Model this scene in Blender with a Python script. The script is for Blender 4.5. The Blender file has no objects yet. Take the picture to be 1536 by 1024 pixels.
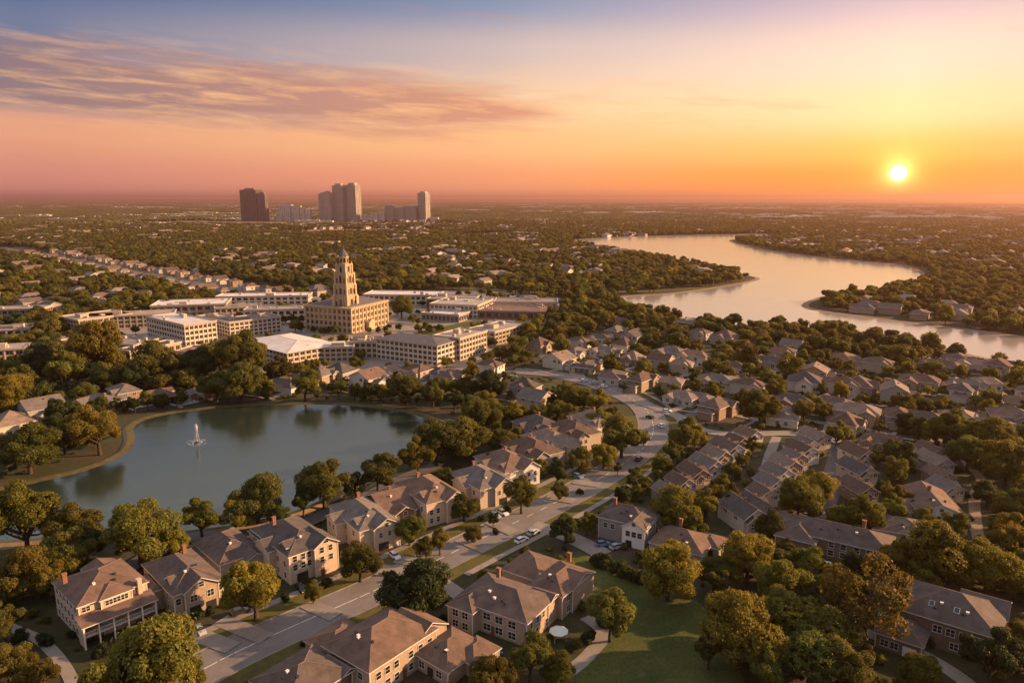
import bpy, bmesh, math, random
import numpy as np
from mathutils import Vector, Matrix
from mathutils.geometry import tessellate_polygon
R = random.Random(11)
NR = np.random.default_rng(5)
PI = math.pi
D = math.radians
scene = bpy.context.scene
C = scene.collection
# ------------------------------------------------------------------ camera
H = 95.0; S = 95 / 70; F = 1100.0; PITCH = math.atan(214 / 1100)
cam = bpy.data.cameras.new('camera'); camo = bpy.data.objects.new('camera', cam); C.objects.link(camo)
camo.location = (0, 0, H); camo.rotation_euler = (PI / 2 - PITCH, 0, 0)
cam.sensor_width = 36; cam.lens = F / 1536 * 36; cam.clip_start = 1; cam.clip_end = 300000
scene.camera = camo
cp, sp = math.cos(PITCH), math.sin(PITCH)
def at(x, y, z=0.0):
    cx = (x - 768) / F; cy = (512 - y) / F
    Y = cp + cy * sp; Z = -sp + cy * cp
    t = (z - H) / Z
    return Vector((cx * t, Y * t, z))
def proj(X, Y, Z=0.0):
    dz = Z - H
    dep = Y * cp - dz * sp; up = Y * sp + dz * cp
    return 768 + F * X / dep, 512 - F * up / dep, dep
def scale_at(v): return F / (v[1] * cp + (H - v[2]) * sp)
# ------------------------------------------------------------------ helpers
def lin(*c):
    return tuple([((x / 255 + 0.055) / 1.055) ** 2.4 if x > 10 else x / 255 / 12.92 for x in c] + [1.0])
class MB:
    def __init__(s): s.v = []; s.f = []; s.m = []
    def face(s, pts, mi=0):
        b = len(s.v); s.v += [tuple(p) for p in pts]; s.f.append(tuple(range(b, b + len(pts)))); s.m.append(mi)
    def box(s, x0, x1, y0, y1, z0, z1, mi=0, top=None, bottom=True):
        b = len(s.v)
        s.v += [(x0, y0, z0), (x1, y0, z0), (x1, y1, z0), (x0, y1, z0), (x0, y0, z1), (x1, y0, z1), (x1, y1, z1), (x0, y1, z1)]
        fs = [(0, 1, 5, 4), (1, 2, 6, 5), (2, 3, 7, 6), (3, 0, 4, 7), (4, 5, 6, 7)] + ([(3, 2, 1, 0)] if bottom else [])
        for i, f in enumerate(fs):
            s.f.append(tuple(b + k for k in f)); s.m.append(top if (i == 4 and top is not None) else mi)
    def hexa(s, lo, hi, mi=0, side=None):
        b = len(s.v); n = len(lo); s.v += [tuple(p) for p in lo] + [tuple(p) for p in hi]
        s.f.append(tuple(b + n + k for k in range(n))); s.m.append(mi)
        s.f.append(tuple(b + k for k in reversed(range(n)))); s.m.append(mi)
        for k in range(n):
            s.f.append((b + k, b + (k + 1) % n, b + n + (k + 1) % n, b + n + k)); s.m.append(mi if side is None else side)
    def tube(s, p, q, r0, r1, n=7, mi=0):
        p = Vector(p); q = Vector(q); d = (q - p).normalized()
        a = d.orthogonal().normalized(); c = d.cross(a); b = len(s.v)
        for (o, r) in ((p, r0), (q, r1)):
            for k in range(n):
                t = 2 * PI * k / n; s.v.append(tuple(o + a * math.cos(t) * r + c * math.sin(t) * r))
        for k in range(n):
            s.f.append((b + k, b + (k + 1) % n, b + n + (k + 1) % n, b + n + k)); s.m.append(mi)
        s.f.append(tuple(b + n + k for k in range(n))); s.m.append(mi)
    def lathe(s, prof, n=16, cx=0, cy=0, mi=0, rot=0):
        b = len(s.v)
        for (r, z) in prof:
            for k in range(n):
                t = 2 * PI * k / n + rot; s.v.append((cx + r * math.cos(t), cy + r * math.sin(t), z))
        for j in range(len(prof) - 1):
            for k in range(n):
                s.f.append((b + j * n + k, b + j * n + (k + 1) % n, b + (j + 1) * n + (k + 1) % n, b + (j + 1) * n + k)); s.m.append(mi)
        s.f.append(tuple(b + (len(prof) - 1) * n + k for k in range(n))); s.m.append(mi)
    def mesh(s, name, mats, smooth=False):
        me = bpy.data.meshes.new(name); me.from_pydata(s.v, [], s.f)
        for m in (mats if isinstance(mats, (list, tuple)) else [mats]): me.materials.append(m)
        me.polygons.foreach_set('material_index', s.m)
        if smooth: me.polygons.foreach_set('use_smooth', [True] * len(s.f))
        me.update(); return me
def link(name, data, parent=None, loc=(0, 0, 0), rz=0, scl=None):
    o = bpy.data.objects.new(name, data); C.objects.link(o)
    if parent: o.parent = parent
    o.location = loc; o.rotation_euler = (0, 0, rz)
    if scl: o.scale = scl
    return o
def tag(o, label=None, cat=None, group=None, kind=None):
    if label: o['label'] = label
    if cat: o['category'] = cat
    if group: o['group'] = group
    if kind: o['kind'] = kind
    return o
def thing(name, label, cat, loc, rz=0, group=None, scl=None):
    o = link(name, None, None, loc, rz, scl); return tag(o, label, cat, group)
kids = {}
def dup(src, loc, rz=0, scl=None, label=None, group=None):
    def cp_(o, par):
        c = o.copy(); C.objects.link(c); c.parent = par
        for ch in children(o): cp_(ch, c)
        return c
    r = cp_(src, None); r.location = loc; r.rotation_euler = (0, 0, rz)
    if scl: r.scale = scl
    if label: r['label'] = label
    if group: r['group'] = group
    return r
_ch = {}
def children(o):
    if o.name in _ch: return _ch[o.name]
    return [c for c in o.children]
# ------------------------------------------------------------------ materials
def mat(name):
    m = bpy.data.materials.new(name); m.use_nodes = True; nt = m.node_tree
    b = nt.nodes['Principled BSDF']; b.inputs['Specular IOR Level'].default_value = 0.3
    return m, nt, b
def N(nt, t, **k):
    n = nt.nodes.new(t)
    for a, v in k.items(): setattr(n, a, v)
    return n
def noise(nt, scale, detail=4, rough=.6, coord='Object', vec=None):
    n = N(nt, 'ShaderNodeTexNoise'); n.inputs['Scale'].default_value = scale; n.inputs['Detail'].default_value = detail
    n.inputs['Roughness'].default_value = rough
    if vec is None:
        tc = N(nt, 'ShaderNodeTexCoord'); vec = tc.outputs[coord]
    nt.links.new(vec, n.inputs['Vector']); return n
def ramp(nt, fac, stops, interp='LINEAR'):
    r = N(nt, 'ShaderNodeValToRGB'); r.color_ramp.interpolation = interp; e = r.color_ramp.elements
    while len(e) < len(stops): e.new(0.5)
    for i, (p, c) in enumerate(stops):
        e[i].position = p; e[i].color = c if len(c) == 4 else tuple(c) + (1,)
    nt.links.new(fac, r.inputs[0]); return r.outputs[0]
def mixc(nt, fac, a, b, mode='MIX'):
    m = N(nt, 'ShaderNodeMix', data_type='RGBA', blend_type=mode)
    for s, v in ((m.inputs[0], fac), (m.inputs[6], a), (m.inputs[7], b)):
        if hasattr(v, 'is_output') or hasattr(v, 'links'): nt.links.new(v, s)
        else: s.default_value = v
    return m.outputs[2]
def bump(nt, b, h, strength, dist=1.0):
    n = N(nt, 'ShaderNodeBump'); n.inputs['Strength'].default_value = strength; n.inputs['Distance'].default_value = dist
    nt.links.new(h, n.inputs['Height']); nt.links.new(n.outputs[0], b.inputs['Normal'])
def simple(name, c0, c1, scale=1.0, rough=.8, detail=5, rnd=0.0, bmp=0, coord='Object'):
    m, nt, b = mat(name); n = noise(nt, scale, detail, .65, coord)
    col = ramp(nt, n.outputs[0], [(.3, c0), (.7, c1)])
    if rnd:
        oi = N(nt, 'ShaderNodeObjectInfo')
        v = ramp(nt, oi.outputs['Random'], [(0, (1 - rnd,) * 3), (1, (1 + rnd,) * 3)])
        col = mixc(nt, 1.0, col, v, 'MULTIPLY')
    nt.links.new(col, b.inputs['Base Color']); b.inputs['Roughness'].default_value = rough
    if bmp: bump(nt, b, n.outputs[0], bmp, .05)
    return m
def palette(name, cols, rough=.8, scale=1.5, siding=0, var=.12):
    """wall or roof colour picked per object from a short palette, with weathering"""
    m, nt, b = mat(name); oi = N(nt, 'ShaderNodeObjectInfo')
    st = [(i / len(cols), c) for i, c in enumerate(cols)]
    base = ramp(nt, oi.outputs['Random'], st, 'CONSTANT')
    n = noise(nt, scale, 6, .7)
    v = ramp(nt, n.outputs[0], [(.25, (1 - var * 1.6,) * 3), (.75, (1 + var,) * 3)])
    col = mixc(nt, 1.0, base, v, 'MULTIPLY')
    if siding:
        tc = N(nt, 'ShaderNodeTexCoord'); w = N(nt, 'ShaderNodeTexWave', wave_type='BANDS', bands_direction='Z', wave_profile='SAW')
        w.inputs['Scale'].default_value = siding; nt.links.new(tc.outputs['Object'], w.inputs[0]); bump(nt, b, w.outputs[1], .5, .03)
    nt.links.new(col, b.inputs['Base Color']); b.inputs['Roughness'].default_value = rough
    return m
M = {}
WALLS = {'beige': (.52, .43, .33), 'white': (.68, .66, .62), 'tan': (.4, .31, .23), 'brown': (.2, .14, .1), 'grey': (.3, .28, .27), 'brick': (.27, .13, .085), 'peach': (.58, .45, .34)}
for k, c in WALLS.items(): M['wall_' + k] = palette('wall_' + k, [c], siding=2.2, var=.14)
M['wall_mix'] = palette('wall_mix', [(.44, .36, .27), (.6, .57, .53), (.33, .25, .18), (.5, .45, .39), (.3, .2, .14), (.58, .52, .44), (.36, .32, .29)], siding=2.2)
def roofmat(name, cols):
    m, nt, b = mat(name); oi = N(nt, 'ShaderNodeObjectInfo')
    base = ramp(nt, oi.outputs['Random'], [(i / len(cols), c) for i, c in enumerate(cols)], 'CONSTANT')
    n1 = noise(nt, .35, 6, .7); n2 = noise(nt, 7, 3, .8)
    v = ramp(nt, n1.outputs[0], [(.3, (.6,) * 3), (.7, (1.3,) * 3)])
    v2 = ramp(nt, n2.outputs[0], [(.3, (.7,) * 3), (.7, (1.25,) * 3)])
    tc = N(nt, 'ShaderNodeTexCoord'); w = N(nt, 'ShaderNodeTexWave', wave_type='BANDS', bands_direction='Z', wave_profile='SAW')
    w.inputs['Scale'].default_value = 2.4; w.inputs['Distortion'].default_value = .6; nt.links.new(tc.outputs['Object'], w.inputs[0])
    v3 = ramp(nt, w.outputs[1], [(0, (.82,) * 3), (.3, (1.04,) * 3)])
    col = mixc(nt, 1, mixc(nt, 1, mixc(nt, 1, base, v, 'MULTIPLY'), v2, 'MULTIPLY'), v3, 'MULTIPLY')
    nt.links.new(col, b.inputs['Base Color']); b.inputs['Roughness'].default_value = .85
    bump(nt, b, w.outputs[1], .35, .04)
    return m
M['roof'] = roofmat('roof_shingle', [(.135, .1, .085), (.18, .12, .088), (.095, .082, .08), (.23, .175, .14), (.125, .08, .06), (.16, .14, .13)])
M['roof_pale'] = roofmat('roof_shingle_pale', [(.2, .16, .14), (.16, .12, .1), (.26, .22, .19), (.13, .11, .1)])
M['roof_dark'] = roofmat('roof_shingle_dark', [(.115, .09, .08)])
M['roof_brown'] = roofmat('roof_shingle_brown', [(.16, .105, .08)])
M['trim'] = simple('trim', (.6, .57, .53), (.72, .7, .66), 2, .6)
M['ridge'] = simple('ridge_tile', (.22, .15, .11), (.28, .2, .15), 2, .8)
M['glass'], nt, b = mat('window_glass'); b.inputs['Base Color'].default_value = (.018, .022, .028, 1); b.inputs['Roughness'].default_value = .12; b.inputs['Specular IOR Level'].default_value = .7
M['door'] = simple('door_paint', (.12, .05, .03), (.2, .1, .06), 1, .5)
M['garage'] = simple('garage_paint', (.45, .42, .38), (.55, .52, .47), 1, .6)
M['dark'] = simple('dark_metal', (.02, .02, .022), (.04, .04, .045), 3, .5)
M['white'] = simple('white_paint', (.7, .69, .67), (.8, .79, .77), 3, .5)
M['bark'] = simple('bark', (.035, .024, .016), (.08, .055, .038), 4, .9, bmp=.4)
def leafmat(name, a, b_, tr):
    m, nt, b = mat(name)
    n = noise(nt, 2.2, 3, .6); n2 = noise(nt, 14, 2, .7)
    oi = N(nt, 'ShaderNodeObjectInfo')
    c = ramp(nt, n.outputs[0], [(.35, a), (.65, b_)])
    hv = N(nt, 'ShaderNodeHueSaturation'); hs = N(nt, 'ShaderNodeMapRange'); hs.inputs[3].default_value = .475; hs.inputs[4].default_value = .515
    nt.links.new(oi.outputs['Random'], hs.inputs[0]); nt.links.new(hs.outputs[0], hv.inputs['Hue'])
    vv = N(nt, 'ShaderNodeMath', operation='FRACT'); v0 = N(nt, 'ShaderNodeMath', operation='MULTIPLY'); v0.inputs[1].default_value = 7.31
    nt.links.new(oi.outputs['Random'], v0.inputs[0]); nt.links.new(v0.outputs[0], vv.inputs[0])
    vr = N(nt, 'ShaderNodeMapRange'); vr.inputs[3].default_value = .65; vr.inputs[4].default_value = 1.3
    nt.links.new(vv.outputs[0], vr.inputs[0]); nt.links.new(vr.outputs[0], hv.inputs['Value'])
    nt.links.new(c, hv.inputs['Color'])
    v2 = ramp(nt, n2.outputs[0], [(.3, (.6,) * 3), (.7, (1.4,) * 3)])
    col = mixc(nt, 1, hv.outputs[0], v2, 'MULTIPLY')
    nt.links.new(col, b.inputs['Base Color']); b.inputs['Roughness'].default_value = .6; b.inputs['Specular IOR Level'].default_value = .25
    t = N(nt, 'ShaderNodeBsdfTranslucent'); g = mixc(nt, 1, col, tr, 'MULTIPLY'); nt.links.new(g, t.inputs[0])
    ms = N(nt, 'ShaderNodeMixShader'); ms.inputs[0].default_value = .38
    out = nt.nodes['Material Output']
    nt.links.new(b.outputs[0], ms.inputs[1]); nt.links.new(t.outputs[0], ms.inputs[2]); nt.links.new(ms.outputs[0], out.inputs[0])
    return m
TR = (1.9, 1.6, .6, 1)
LEAF = {'dark green': leafmat('leaf_dark', (.028, .048, .016), (.05, .07, .02), TR),
        'green': leafmat('leaf_green', (.06, .078, .016), (.1, .115, .024), TR),
        'olive': leafmat('leaf_olive', (.09, .098, .017), (.145, .145, .026), TR),
        'golden': leafmat('leaf_golden', (.13, .13, .017), (.2, .185, .026), TR),
        'orange': leafmat('leaf_orange', (.13, .1, .022), (.19, .13, .026), TR)}
LEAFMIX = leafmat('leaf_mixed', (.08, .08, .017), (.135, .125, .025), TR)
# ground materials
def groundmat():
    m, nt, b = mat('ground'); tc = N(nt, 'ShaderNodeTexCoord'); P = tc.outputs['Object']
    n1 = noise(nt, .03, 8, .7, vec=P); n2 = noise(nt, .6, 6, .7, vec=P); n3 = noise(nt, .0025, 5, .6, vec=P)
    grass = ramp(nt, n2.outputs[0], [(.3, (.03, .038, .014)), (.7, (.075, .075, .028))])
    soil = ramp(nt, n2.outputs[0], [(.3, (.06, .045, .03)), (.7, (.12, .09, .06))])
    c = mixc(nt, ramp(nt, n1.outputs[0], [(.45, (0, 0, 0)), (.62, (1, 1, 1))]), grass, soil)
    far = ramp(nt, n3.outputs[0], [(.35, (.6, .6, .6)), (.7, (1.25, 1.2, 1.1))])
    nt.links.new(mixc(nt, 1, c, far, 'MULTIPLY'), b.inputs['Base Color']); b.inputs['Roughness'].default_value = .95
    bump(nt, b, n2.outputs[0], .4, .3); return m
M['ground'] = groundmat()
M['lawn'] = simple('lawn_grass', (.032, .05, .012), (.085, .09, .02), .09, .95, 10, bmp=.4)
def lawnmat():
    m, nt, b = mat('lawn_grass'); n1 = noise(nt, .05, 6, .65); n2 = noise(nt, 1.3, 6, .8); n3 = noise(nt, .4, 2, .5)
    c = ramp(nt, n1.outputs[0], [(.3, (.042, .062, .013)), (.5, (.068, .082, .018)), (.7, (.12, .115, .034))])
    c = mixc(nt, 1, c, ramp(nt, n2.outputs[0], [(.3, (.55,) * 3), (.7, (1.45,) * 3)]), 'MULTIPLY')
    c = mixc(nt, ramp(nt, n3.outputs[0], [(.62, (0, 0, 0)), (.72, (.6,) * 3)]), c, (.12, .09, .04, 1))
    nt.links.new(c, b.inputs['Base Color']); b.inputs['Roughness'].default_value = .95; bump(nt, b, n2.outputs[0], .8, .15); return m
M['lawn'] = lawnmat()
M['verge'] = simple('verge_grass', (.06, .06, .014), (.125, .105, .026), .5, .9, 9, bmp=.5)
def asphaltmat(name, c0, c1, crack=.8):
    m, nt, b = mat(name); n = noise(nt, .22, 7, .7); n2 = noise(nt, 9, 4, .7)
    c = ramp(nt, n.outputs[0], [(.3, c0), (.7, c1)])
    c = mixc(nt, 1, c, ramp(nt, n2.outputs[0], [(.3, (.85,) * 3), (.7, (1.15,) * 3)]), 'MULTIPLY')
    vo = N(nt, 'ShaderNodeTexVoronoi', feature='DISTANCE_TO_EDGE'); vo.inputs['Scale'].default_value = .16
    tc = N(nt, 'ShaderNodeTexCoord'); nt.links.new(tc.outputs['Object'], vo.inputs[0])
    c = mixc(nt, 1, c, ramp(nt, vo.outputs[0], [(0, (crack,) * 3), (.012, (1, 1, 1))]), 'MULTIPLY')
    nt.links.new(c, b.inputs['Base Color']); b.inputs['Roughness'].default_value = .7; b.inputs['Specular IOR Level'].default_value = .5
    bump(nt, b, n2.outputs[0], .3, .02); return m
M['bank'] = simple('bank_grass', (.045, .045, .014), (.12, .095, .04), .3, .95, 9, bmp=.4)
M['road'] = asphaltmat('road_surface', (.16, .145, .138), (.22, .195, .182))
M['concrete'] = asphaltmat('concrete', (.21, .18, .155), (.3, .26, .225), .7)
M['asphalt'] = asphaltmat('asphalt', (.08, .075, .072), (.13, .12, .115))
M['sand'] = simple('shore_earth', (.2, .14, .085), (.3, .22, .14), .6, .9)
M['field'] = simple('field_dry_grass', (.2, .13, .07), (.32, .21, .12), .01, .95, 8)
def watermat(name, col, rough, ior, sc, st):
    m, nt, b = mat(name); b.inputs['Base Color'].default_value = col; b.inputs['Roughness'].default_value = rough
    b.inputs['IOR'].default_value = ior; b.inputs['Specular IOR Level'].default_value = .5
    tc = N(nt, 'ShaderNodeTexCoord'); mp = N(nt, 'ShaderNodeMapping'); mp.inputs['Scale'].default_value = (.6, 1.5, 1)
    nt.links.new(tc.outputs['Object'], mp.inputs[0]); n = noise(nt, sc, 5, .6, vec=mp.outputs[0]); n2 = noise(nt, sc * .08, 3, .6, vec=mp.outputs[0])
    a = N(nt, 'ShaderNodeMath', operation='MULTIPLY'); nt.links.new(n.outputs[0], a.inputs[0]); nt.links.new(n2.outputs[0], a.inputs[1])
    bump(nt, b, a.outputs[0], st, .1); return m
M['lake'] = watermat('lake_water', (.022, .036, .026, 1), .11, 1.95, 1.1, .75)
M['lake'].node_tree.nodes['Principled BSDF'].inputs['Specular Tint'].default_value = (.86, 1, .9, 1)
M['river'] = watermat('river_water', (.34, .3, .25, 1), .13, 4.2, .5, .4)
M['stone'] = palette('stone', [(.5, .385, .25)], scale=.8, siding=.9, var=.16)
M['cream'] = palette('cream_render', [(.5, .43, .34), (.45, .37, .28), (.56, .49, .4), (.4, .31, .23)], scale=.3, siding=.6)
M['creamlight'] = palette('pale_render', [(.64, .58, .49)], scale=.3, siding=.6)
M['flat_roof'] = palette('flat_roof', [(.34, .31, .29), (.42, .38, .35), (.26, .23, .22), (.38, .31, .27)], scale=.15, var=.22)
M['white_roof'] = palette('white_roof', [(.68, .64, .62)], scale=.12, var=.2)
M['frame'] = simple('window_frame', (.3, .24, .18), (.36, .29, .22), 2, .6)
M['coping'] = simple('coping', (.4, .34, .28), (.48, .42, .35), 2, .7)
M['slate'] = palette('slate_roof', [(.13, .125, .14)], scale=.5, var=.2)
M['brown_flat'] = palette('brown_flat', [(.2, .13, .1)], scale=.2, var=.2)
# ------------------------------------------------------------------ sun, sky
SUN_AZ, SUN_EL = D(80), D(17)
sv = Vector((math.sin(SUN_AZ) * math.cos(SUN_EL), math.cos(SUN_AZ) * math.cos(SUN_EL), math.sin(SUN_EL)))
sl = bpy.data.lights.new('sun', 'SUN'); sl.energy = 5.0; sl.angle = D(.6); sl.color = (1, .57, .27)
so = bpy.data.objects.new('sun', sl); C.objects.link(so); so.rotation_euler = (-sv).to_track_quat('-Z', 'Y').to_euler(); so.location = (200, 100, 200)
def build_world():
    w = bpy.data.worlds.new('World'); scene.world = w; w.use_nodes = True; nt = w.node_tree
    bg = nt.nodes['Background']; L = nt.links.new
    tc = N(nt, 'ShaderNodeTexCoord'); nm = N(nt, 'ShaderNodeVectorMath', operation='NORMALIZE'); L(tc.outputs['Generated'], nm.inputs[0])
    sx = N(nt, 'ShaderNodeSeparateXYZ'); L(nm.outputs[0], sx.inputs[0])
    def mth(op, a, b=None, c=None, clamp=False):
        n = N(nt, 'ShaderNodeMath', operation=op); n.use_clamp = clamp
        for i, v in enumerate((a, b, c)):
            if v is None: continue
            if isinstance(v, (int, float)): n.inputs[i].default_value = v
            else: L(v, n.inputs[i])
        return n.outputs[0]
    el = mth('MULTIPLY', mth('ARCSINE', sx.outputs[2]), 180 / PI)          # degrees
    az = mth('MULTIPLY', mth('ARCTAN2', sx.outputs[0], sx.outputs[1]), 180 / PI)
    e = mth('MAXIMUM', mth('DIVIDE', el, 40.0), 0.0)                        # 0..1 for 0..40 deg
    def rr(stops): return ramp(nt, e, [(p / 40, lin(*c)) for p, c in stops], 'EASE')
    left = rr([(0, (198, 128, 124)), (1.4, (208, 134, 118)), (4.2, (220, 152, 118)), (7, (176, 146, 140)), (10.5, (104, 114, 142)), (14, (58, 84, 134)), (21, (184, 182, 186)), (32, (184, 180, 184)), (40, (178, 176, 184))])
    mid = rr([(0, (240, 150, 118)), (1.5, (246, 160, 112)), (4.2, (250, 186, 126)), (7, (240, 198, 156)), (10.5, (206, 182, 174)), (14, (132, 144, 168)), (21, (202, 190, 186)), (32, (184, 180, 184)), (40, (178, 176, 184))])
    right = rr([(0, (250, 140, 40)), (1.5, (255, 170, 50)), (3, (255, 196, 92)), (6, (255, 224, 164)), (9, (252, 220, 192)), (14, (198, 174, 188)), (21, (212, 196, 190)), (32, (184, 180, 184)), (40, (178, 176, 184))])
    SAZ, SE = 27.2, 1.7
    da = mth('ABSOLUTE', mth('SUBTRACT', az, SAZ))
    k1 = mth('SMOOTH_MIN', mth('DIVIDE', da, 27.0), 1.0, .2); k2 = mth('DIVIDE', mth('SUBTRACT', da, 25.0), 34.0, None, True)
    base = mixc(nt, k2, mixc(nt, k1, right, mid), left)
    # clouds: long streaks, low over the left and the middle
    cv = N(nt, 'ShaderNodeCombineXYZ'); L(mth('ADD', az, mth('MULTIPLY', el, 1.5)), cv.inputs[0]); L(mth('MULTIPLY', mth('ADD', el, mth('MULTIPLY', az, .03)), 8.0), cv.inputs[1])
    n1 = noise(nt, .055, 9, .62, vec=cv.outputs[0]); n1.inputs['Distortion'].default_value = .2
    n2 = noise(nt, .16, 8, .66, vec=cv.outputs[0]); n2.inputs['Distortion'].default_value = .3
    tl = mth('ADD', el, mth('MULTIPLY', mth('ADD', az, 35.0), .035))       # the bank slopes down to the right
    band = mth('MULTIPLY', mth('SUBTRACT', 1.0, mth('DIVIDE', mth('ABSOLUTE', mth('SUBTRACT', tl, 7.7)), 3.2), None, True), mth('DIVIDE', mth('SUBTRACT', 10.0, az), 16.0, None, True), None, True)
    dens = mth('MULTIPLY', mth('ADD', mth('SUBTRACT', n1.outputs[0], .60), mth('MULTIPLY', band, .56)), 3.6, None, True)
    cc = mixc(nt, mth('DIVIDE', mth('ADD', az, 35.0), 42.0, None, True), lin(126, 106, 114), lin(222, 148, 112))
    c1 = mixc(nt, mth('MULTIPLY', dens, .9), base, cc)
    band2 = mth('MULTIPLY', mth('SUBTRACT', 1.0, mth('DIVIDE', mth('ABSOLUTE', mth('SUBTRACT', tl, 7.6)), 4.0), None, True), mth('DIVIDE', mth('SUBTRACT', 20.0, az), 10.0, None, True), None, True)
    w2 = mth('MULTIPLY', mth('MULTIPLY', mth('SUBTRACT', n2.outputs[0], .47), 5.0, None, True), band2)
    c2 = mixc(nt, mth('MULTIPLY', w2, .7), c1, lin(255, 192, 128))
    # low streaks by the sun
    n3 = noise(nt, .09, 7, .6, vec=cv.outputs[0])
    s3 = mth('MULTIPLY', mth('MULTIPLY', mth('SUBTRACT', n3.outputs[0], .53), 4.0, None, True), mth('SUBTRACT', 1.0, mth('DIVIDE', mth('ABSOLUTE', mth('SUBTRACT', el, 2.6)), 1.6), None, True))
    c3 = mixc(nt, mth('MULTIPLY', s3, .4), c2, lin(226, 140, 80))
    # sun disc and its glow
    dx = mth('SUBTRACT', az, SAZ); dy = mth('SUBTRACT', el, SE)
    r2 = mth('ADD', mth('MULTIPLY', dx, dx), mth('MULTIPLY', dy, dy)); rad = mth('SQRT', r2)
    def gl(s, a, col, acc, ex=1.0):
        g = mth('MULTIPLY', mth('EXPONENT', mth('MULTIPLY', mth('DIVIDE', rad, s), -1.0)), a)
        vm = N(nt, 'ShaderNodeVectorMath', operation='SCALE'); vm.inputs[0].default_value = col[:3]; L(g, vm.inputs[3])
        return mixc(nt, 1.0, acc, vm.outputs[0], 'ADD')
    hx_ = mth('DIVIDE', dx, 15.0); hy_ = mth('DIVIDE', mth('SUBTRACT', el, .6), 2.1)
    hg = mth('MULTIPLY', mth('EXPONENT', mth('MULTIPLY', mth('ADD', mth('MULTIPLY', hx_, hx_), mth('MULTIPLY', hy_, hy_)), -1.0)), .75)
    c3 = mixc(nt, hg, c3, (1.25, .3, .05, 1))
    c4 = gl(5.5, .42, lin(255, 110, 24), c3)
    c4 = gl(1.8, .4, lin(255, 160, 50), c4)
    c4 = gl(.45, 3.6, lin(255, 214, 130), c4)
    disc = mth('SUBTRACT', 1.0, mth('DIVIDE', mth('SUBTRACT', rad, .2), .42, None, True))
    dm = mth('MULTIPLY', mth('MULTIPLY', disc, disc), 9.0)
    vm = N(nt, 'ShaderNodeVectorMath', operation='SCALE'); vm.inputs[0].default_value = (1, .95, .75); L(dm, vm.inputs[3])
    c5 = mixc(nt, 1.0, c4, vm.outputs[0], 'ADD')
    sky = N(nt, 'ShaderNodeTexSky', sky_type='NISHITA'); sky.sun_disc = False; sky.sun_elevation = SUN_EL; sky.sun_rotation = SUN_AZ
    sm = N(nt, 'ShaderNodeVectorMath', operation='SCALE'); L(sky.outputs[0], sm.inputs[0]); sm.inputs[3].default_value = .004
    L(mixc(nt, 1.0, c5, sm.outputs[0], 'ADD'), bg.inputs[0]); bg.inputs[1].default_value = .535
build_world()
scene.view_settings.view_transform = 'Standard'; scene.view_settings.look = 'None'; scene.view_settings.exposure = 1.12; scene.view_settings.gamma = 1
# ------------------------------------------------------------------ polylines and sheets
def smooth(pts, n=6, closed=False):
    P = [Vector(p) for p in pts]; out = []; m = len(P)
    rng = range(m) if closed else range(m - 1)
    for i in rng:
        g = (lambda k: P[k % m]) if closed else (lambda k: P[min(max(k, 0), m - 1)])
        a, b, c, d = g(i - 1), g(i), g(i + 1), g(i + 2)
        for s in range(n):
            t = s / n
            out.append(.5 * ((2 * b) + (c - a) * t + (2 * a - 5 * b + 4 * c - d) * t * t + (3 * b - a - 3 * c + d) * t ** 3))
    if not closed: out.append(P[-1].copy())
    return out
def offs(line, d, closed=False):
    out = []; m = len(line)
    for i, p in enumerate(line):
        a = line[(i - 1) % m] if (closed or i > 0) else line[i]; b = line[(i + 1) % m] if (closed or i < m - 1) else line[i]
        t = (b - a); t.z = 0; t.normalize(); out.append(Vector((p.x - t.y * d, p.y + t.x * d, p.z)))
    return out
def ribbon(name, line, o0, o1, z, m, z1=None, drop=0.0, closed=False, parent=None):
    """strip between two offsets of a line; drop > 0 gives it side faces down to the ground"""
    A = offs(line, o0, closed); B = offs(line, o1, closed); mb = MB(); n = len(A); zb = z if z1 is None else z1
    for i in range(n if closed else n - 1):
        j = (i + 1) % n
        a, b, c, d = (A[i].x, A[i].y, z), (A[j].x, A[j].y, z), (B[j].x, B[j].y, zb), (B[i].x, B[i].y, zb)
        mb.face([a, b, c, d])
        if drop:
            lo = lambda p: (p[0], p[1], p[2] - drop)
            mb.face([a, lo(a), lo(b), b]); mb.face([c, lo(c), lo(d), d])
    return link(name, mb.mesh(name, m), parent)
def sheet(name, poly, z, m, kind='structure', n=5, sm=True):
    P = smooth(poly, n, True) if sm else [Vector(p) for p in poly]
    P = [Vector((p.x, p.y, z)) for p in P]
    tr = tessellate_polygon([P]); me = bpy.data.meshes.new(name); me.from_pydata([tuple(p) for p in P], [], [tuple(t) for t in tr]); me.materials.append(m)
    bm = bmesh.new(); bm.from_mesh(me); bmesh.ops.recalc_face_normals(bm, faces=bm.faces)
    if sum(f.normal.z for f in bm.faces) < 0: bmesh.ops.reverse_faces(bm, faces=bm.faces)
    bm.to_mesh(me); bm.free()
    o = link(name, me); o['kind'] = kind; return o, P
def px(*pts): return [at(*p) for p in pts]
# ground disc
gm = MB(); rings = [0, 40, 80, 120, 180, 260, 380, 560, 820, 1200, 1800, 2700, 4200, 7000, 12000, 22000, 45000, 90000]; K = 48
gv = [(0, 0, 0)] + [(r * math.sin(2 * PI * k / K), r * math.cos(2 * PI * k / K), 0) for r in rings[1:] for k in range(K)]
gf = [(0, 1 + (k + 1) % K, 1 + k) for k in range(K)]
for j in range(len(rings) - 2):
    for k in range(K):
        a = 1 + j * K; gf.append((a + k, a + (k + 1) % K, a + K + (k + 1) % K, a + K + k))
me = bpy.data.meshes.new('ground'); me.from_pydata(gv, [], gf); me.materials.append(M['ground'])
g = link('ground', me); g['kind'] = 'structure'
EX = []      # excluded polygons (world, for trees)
LN = []      # excluded lines (line, half width)
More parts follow.
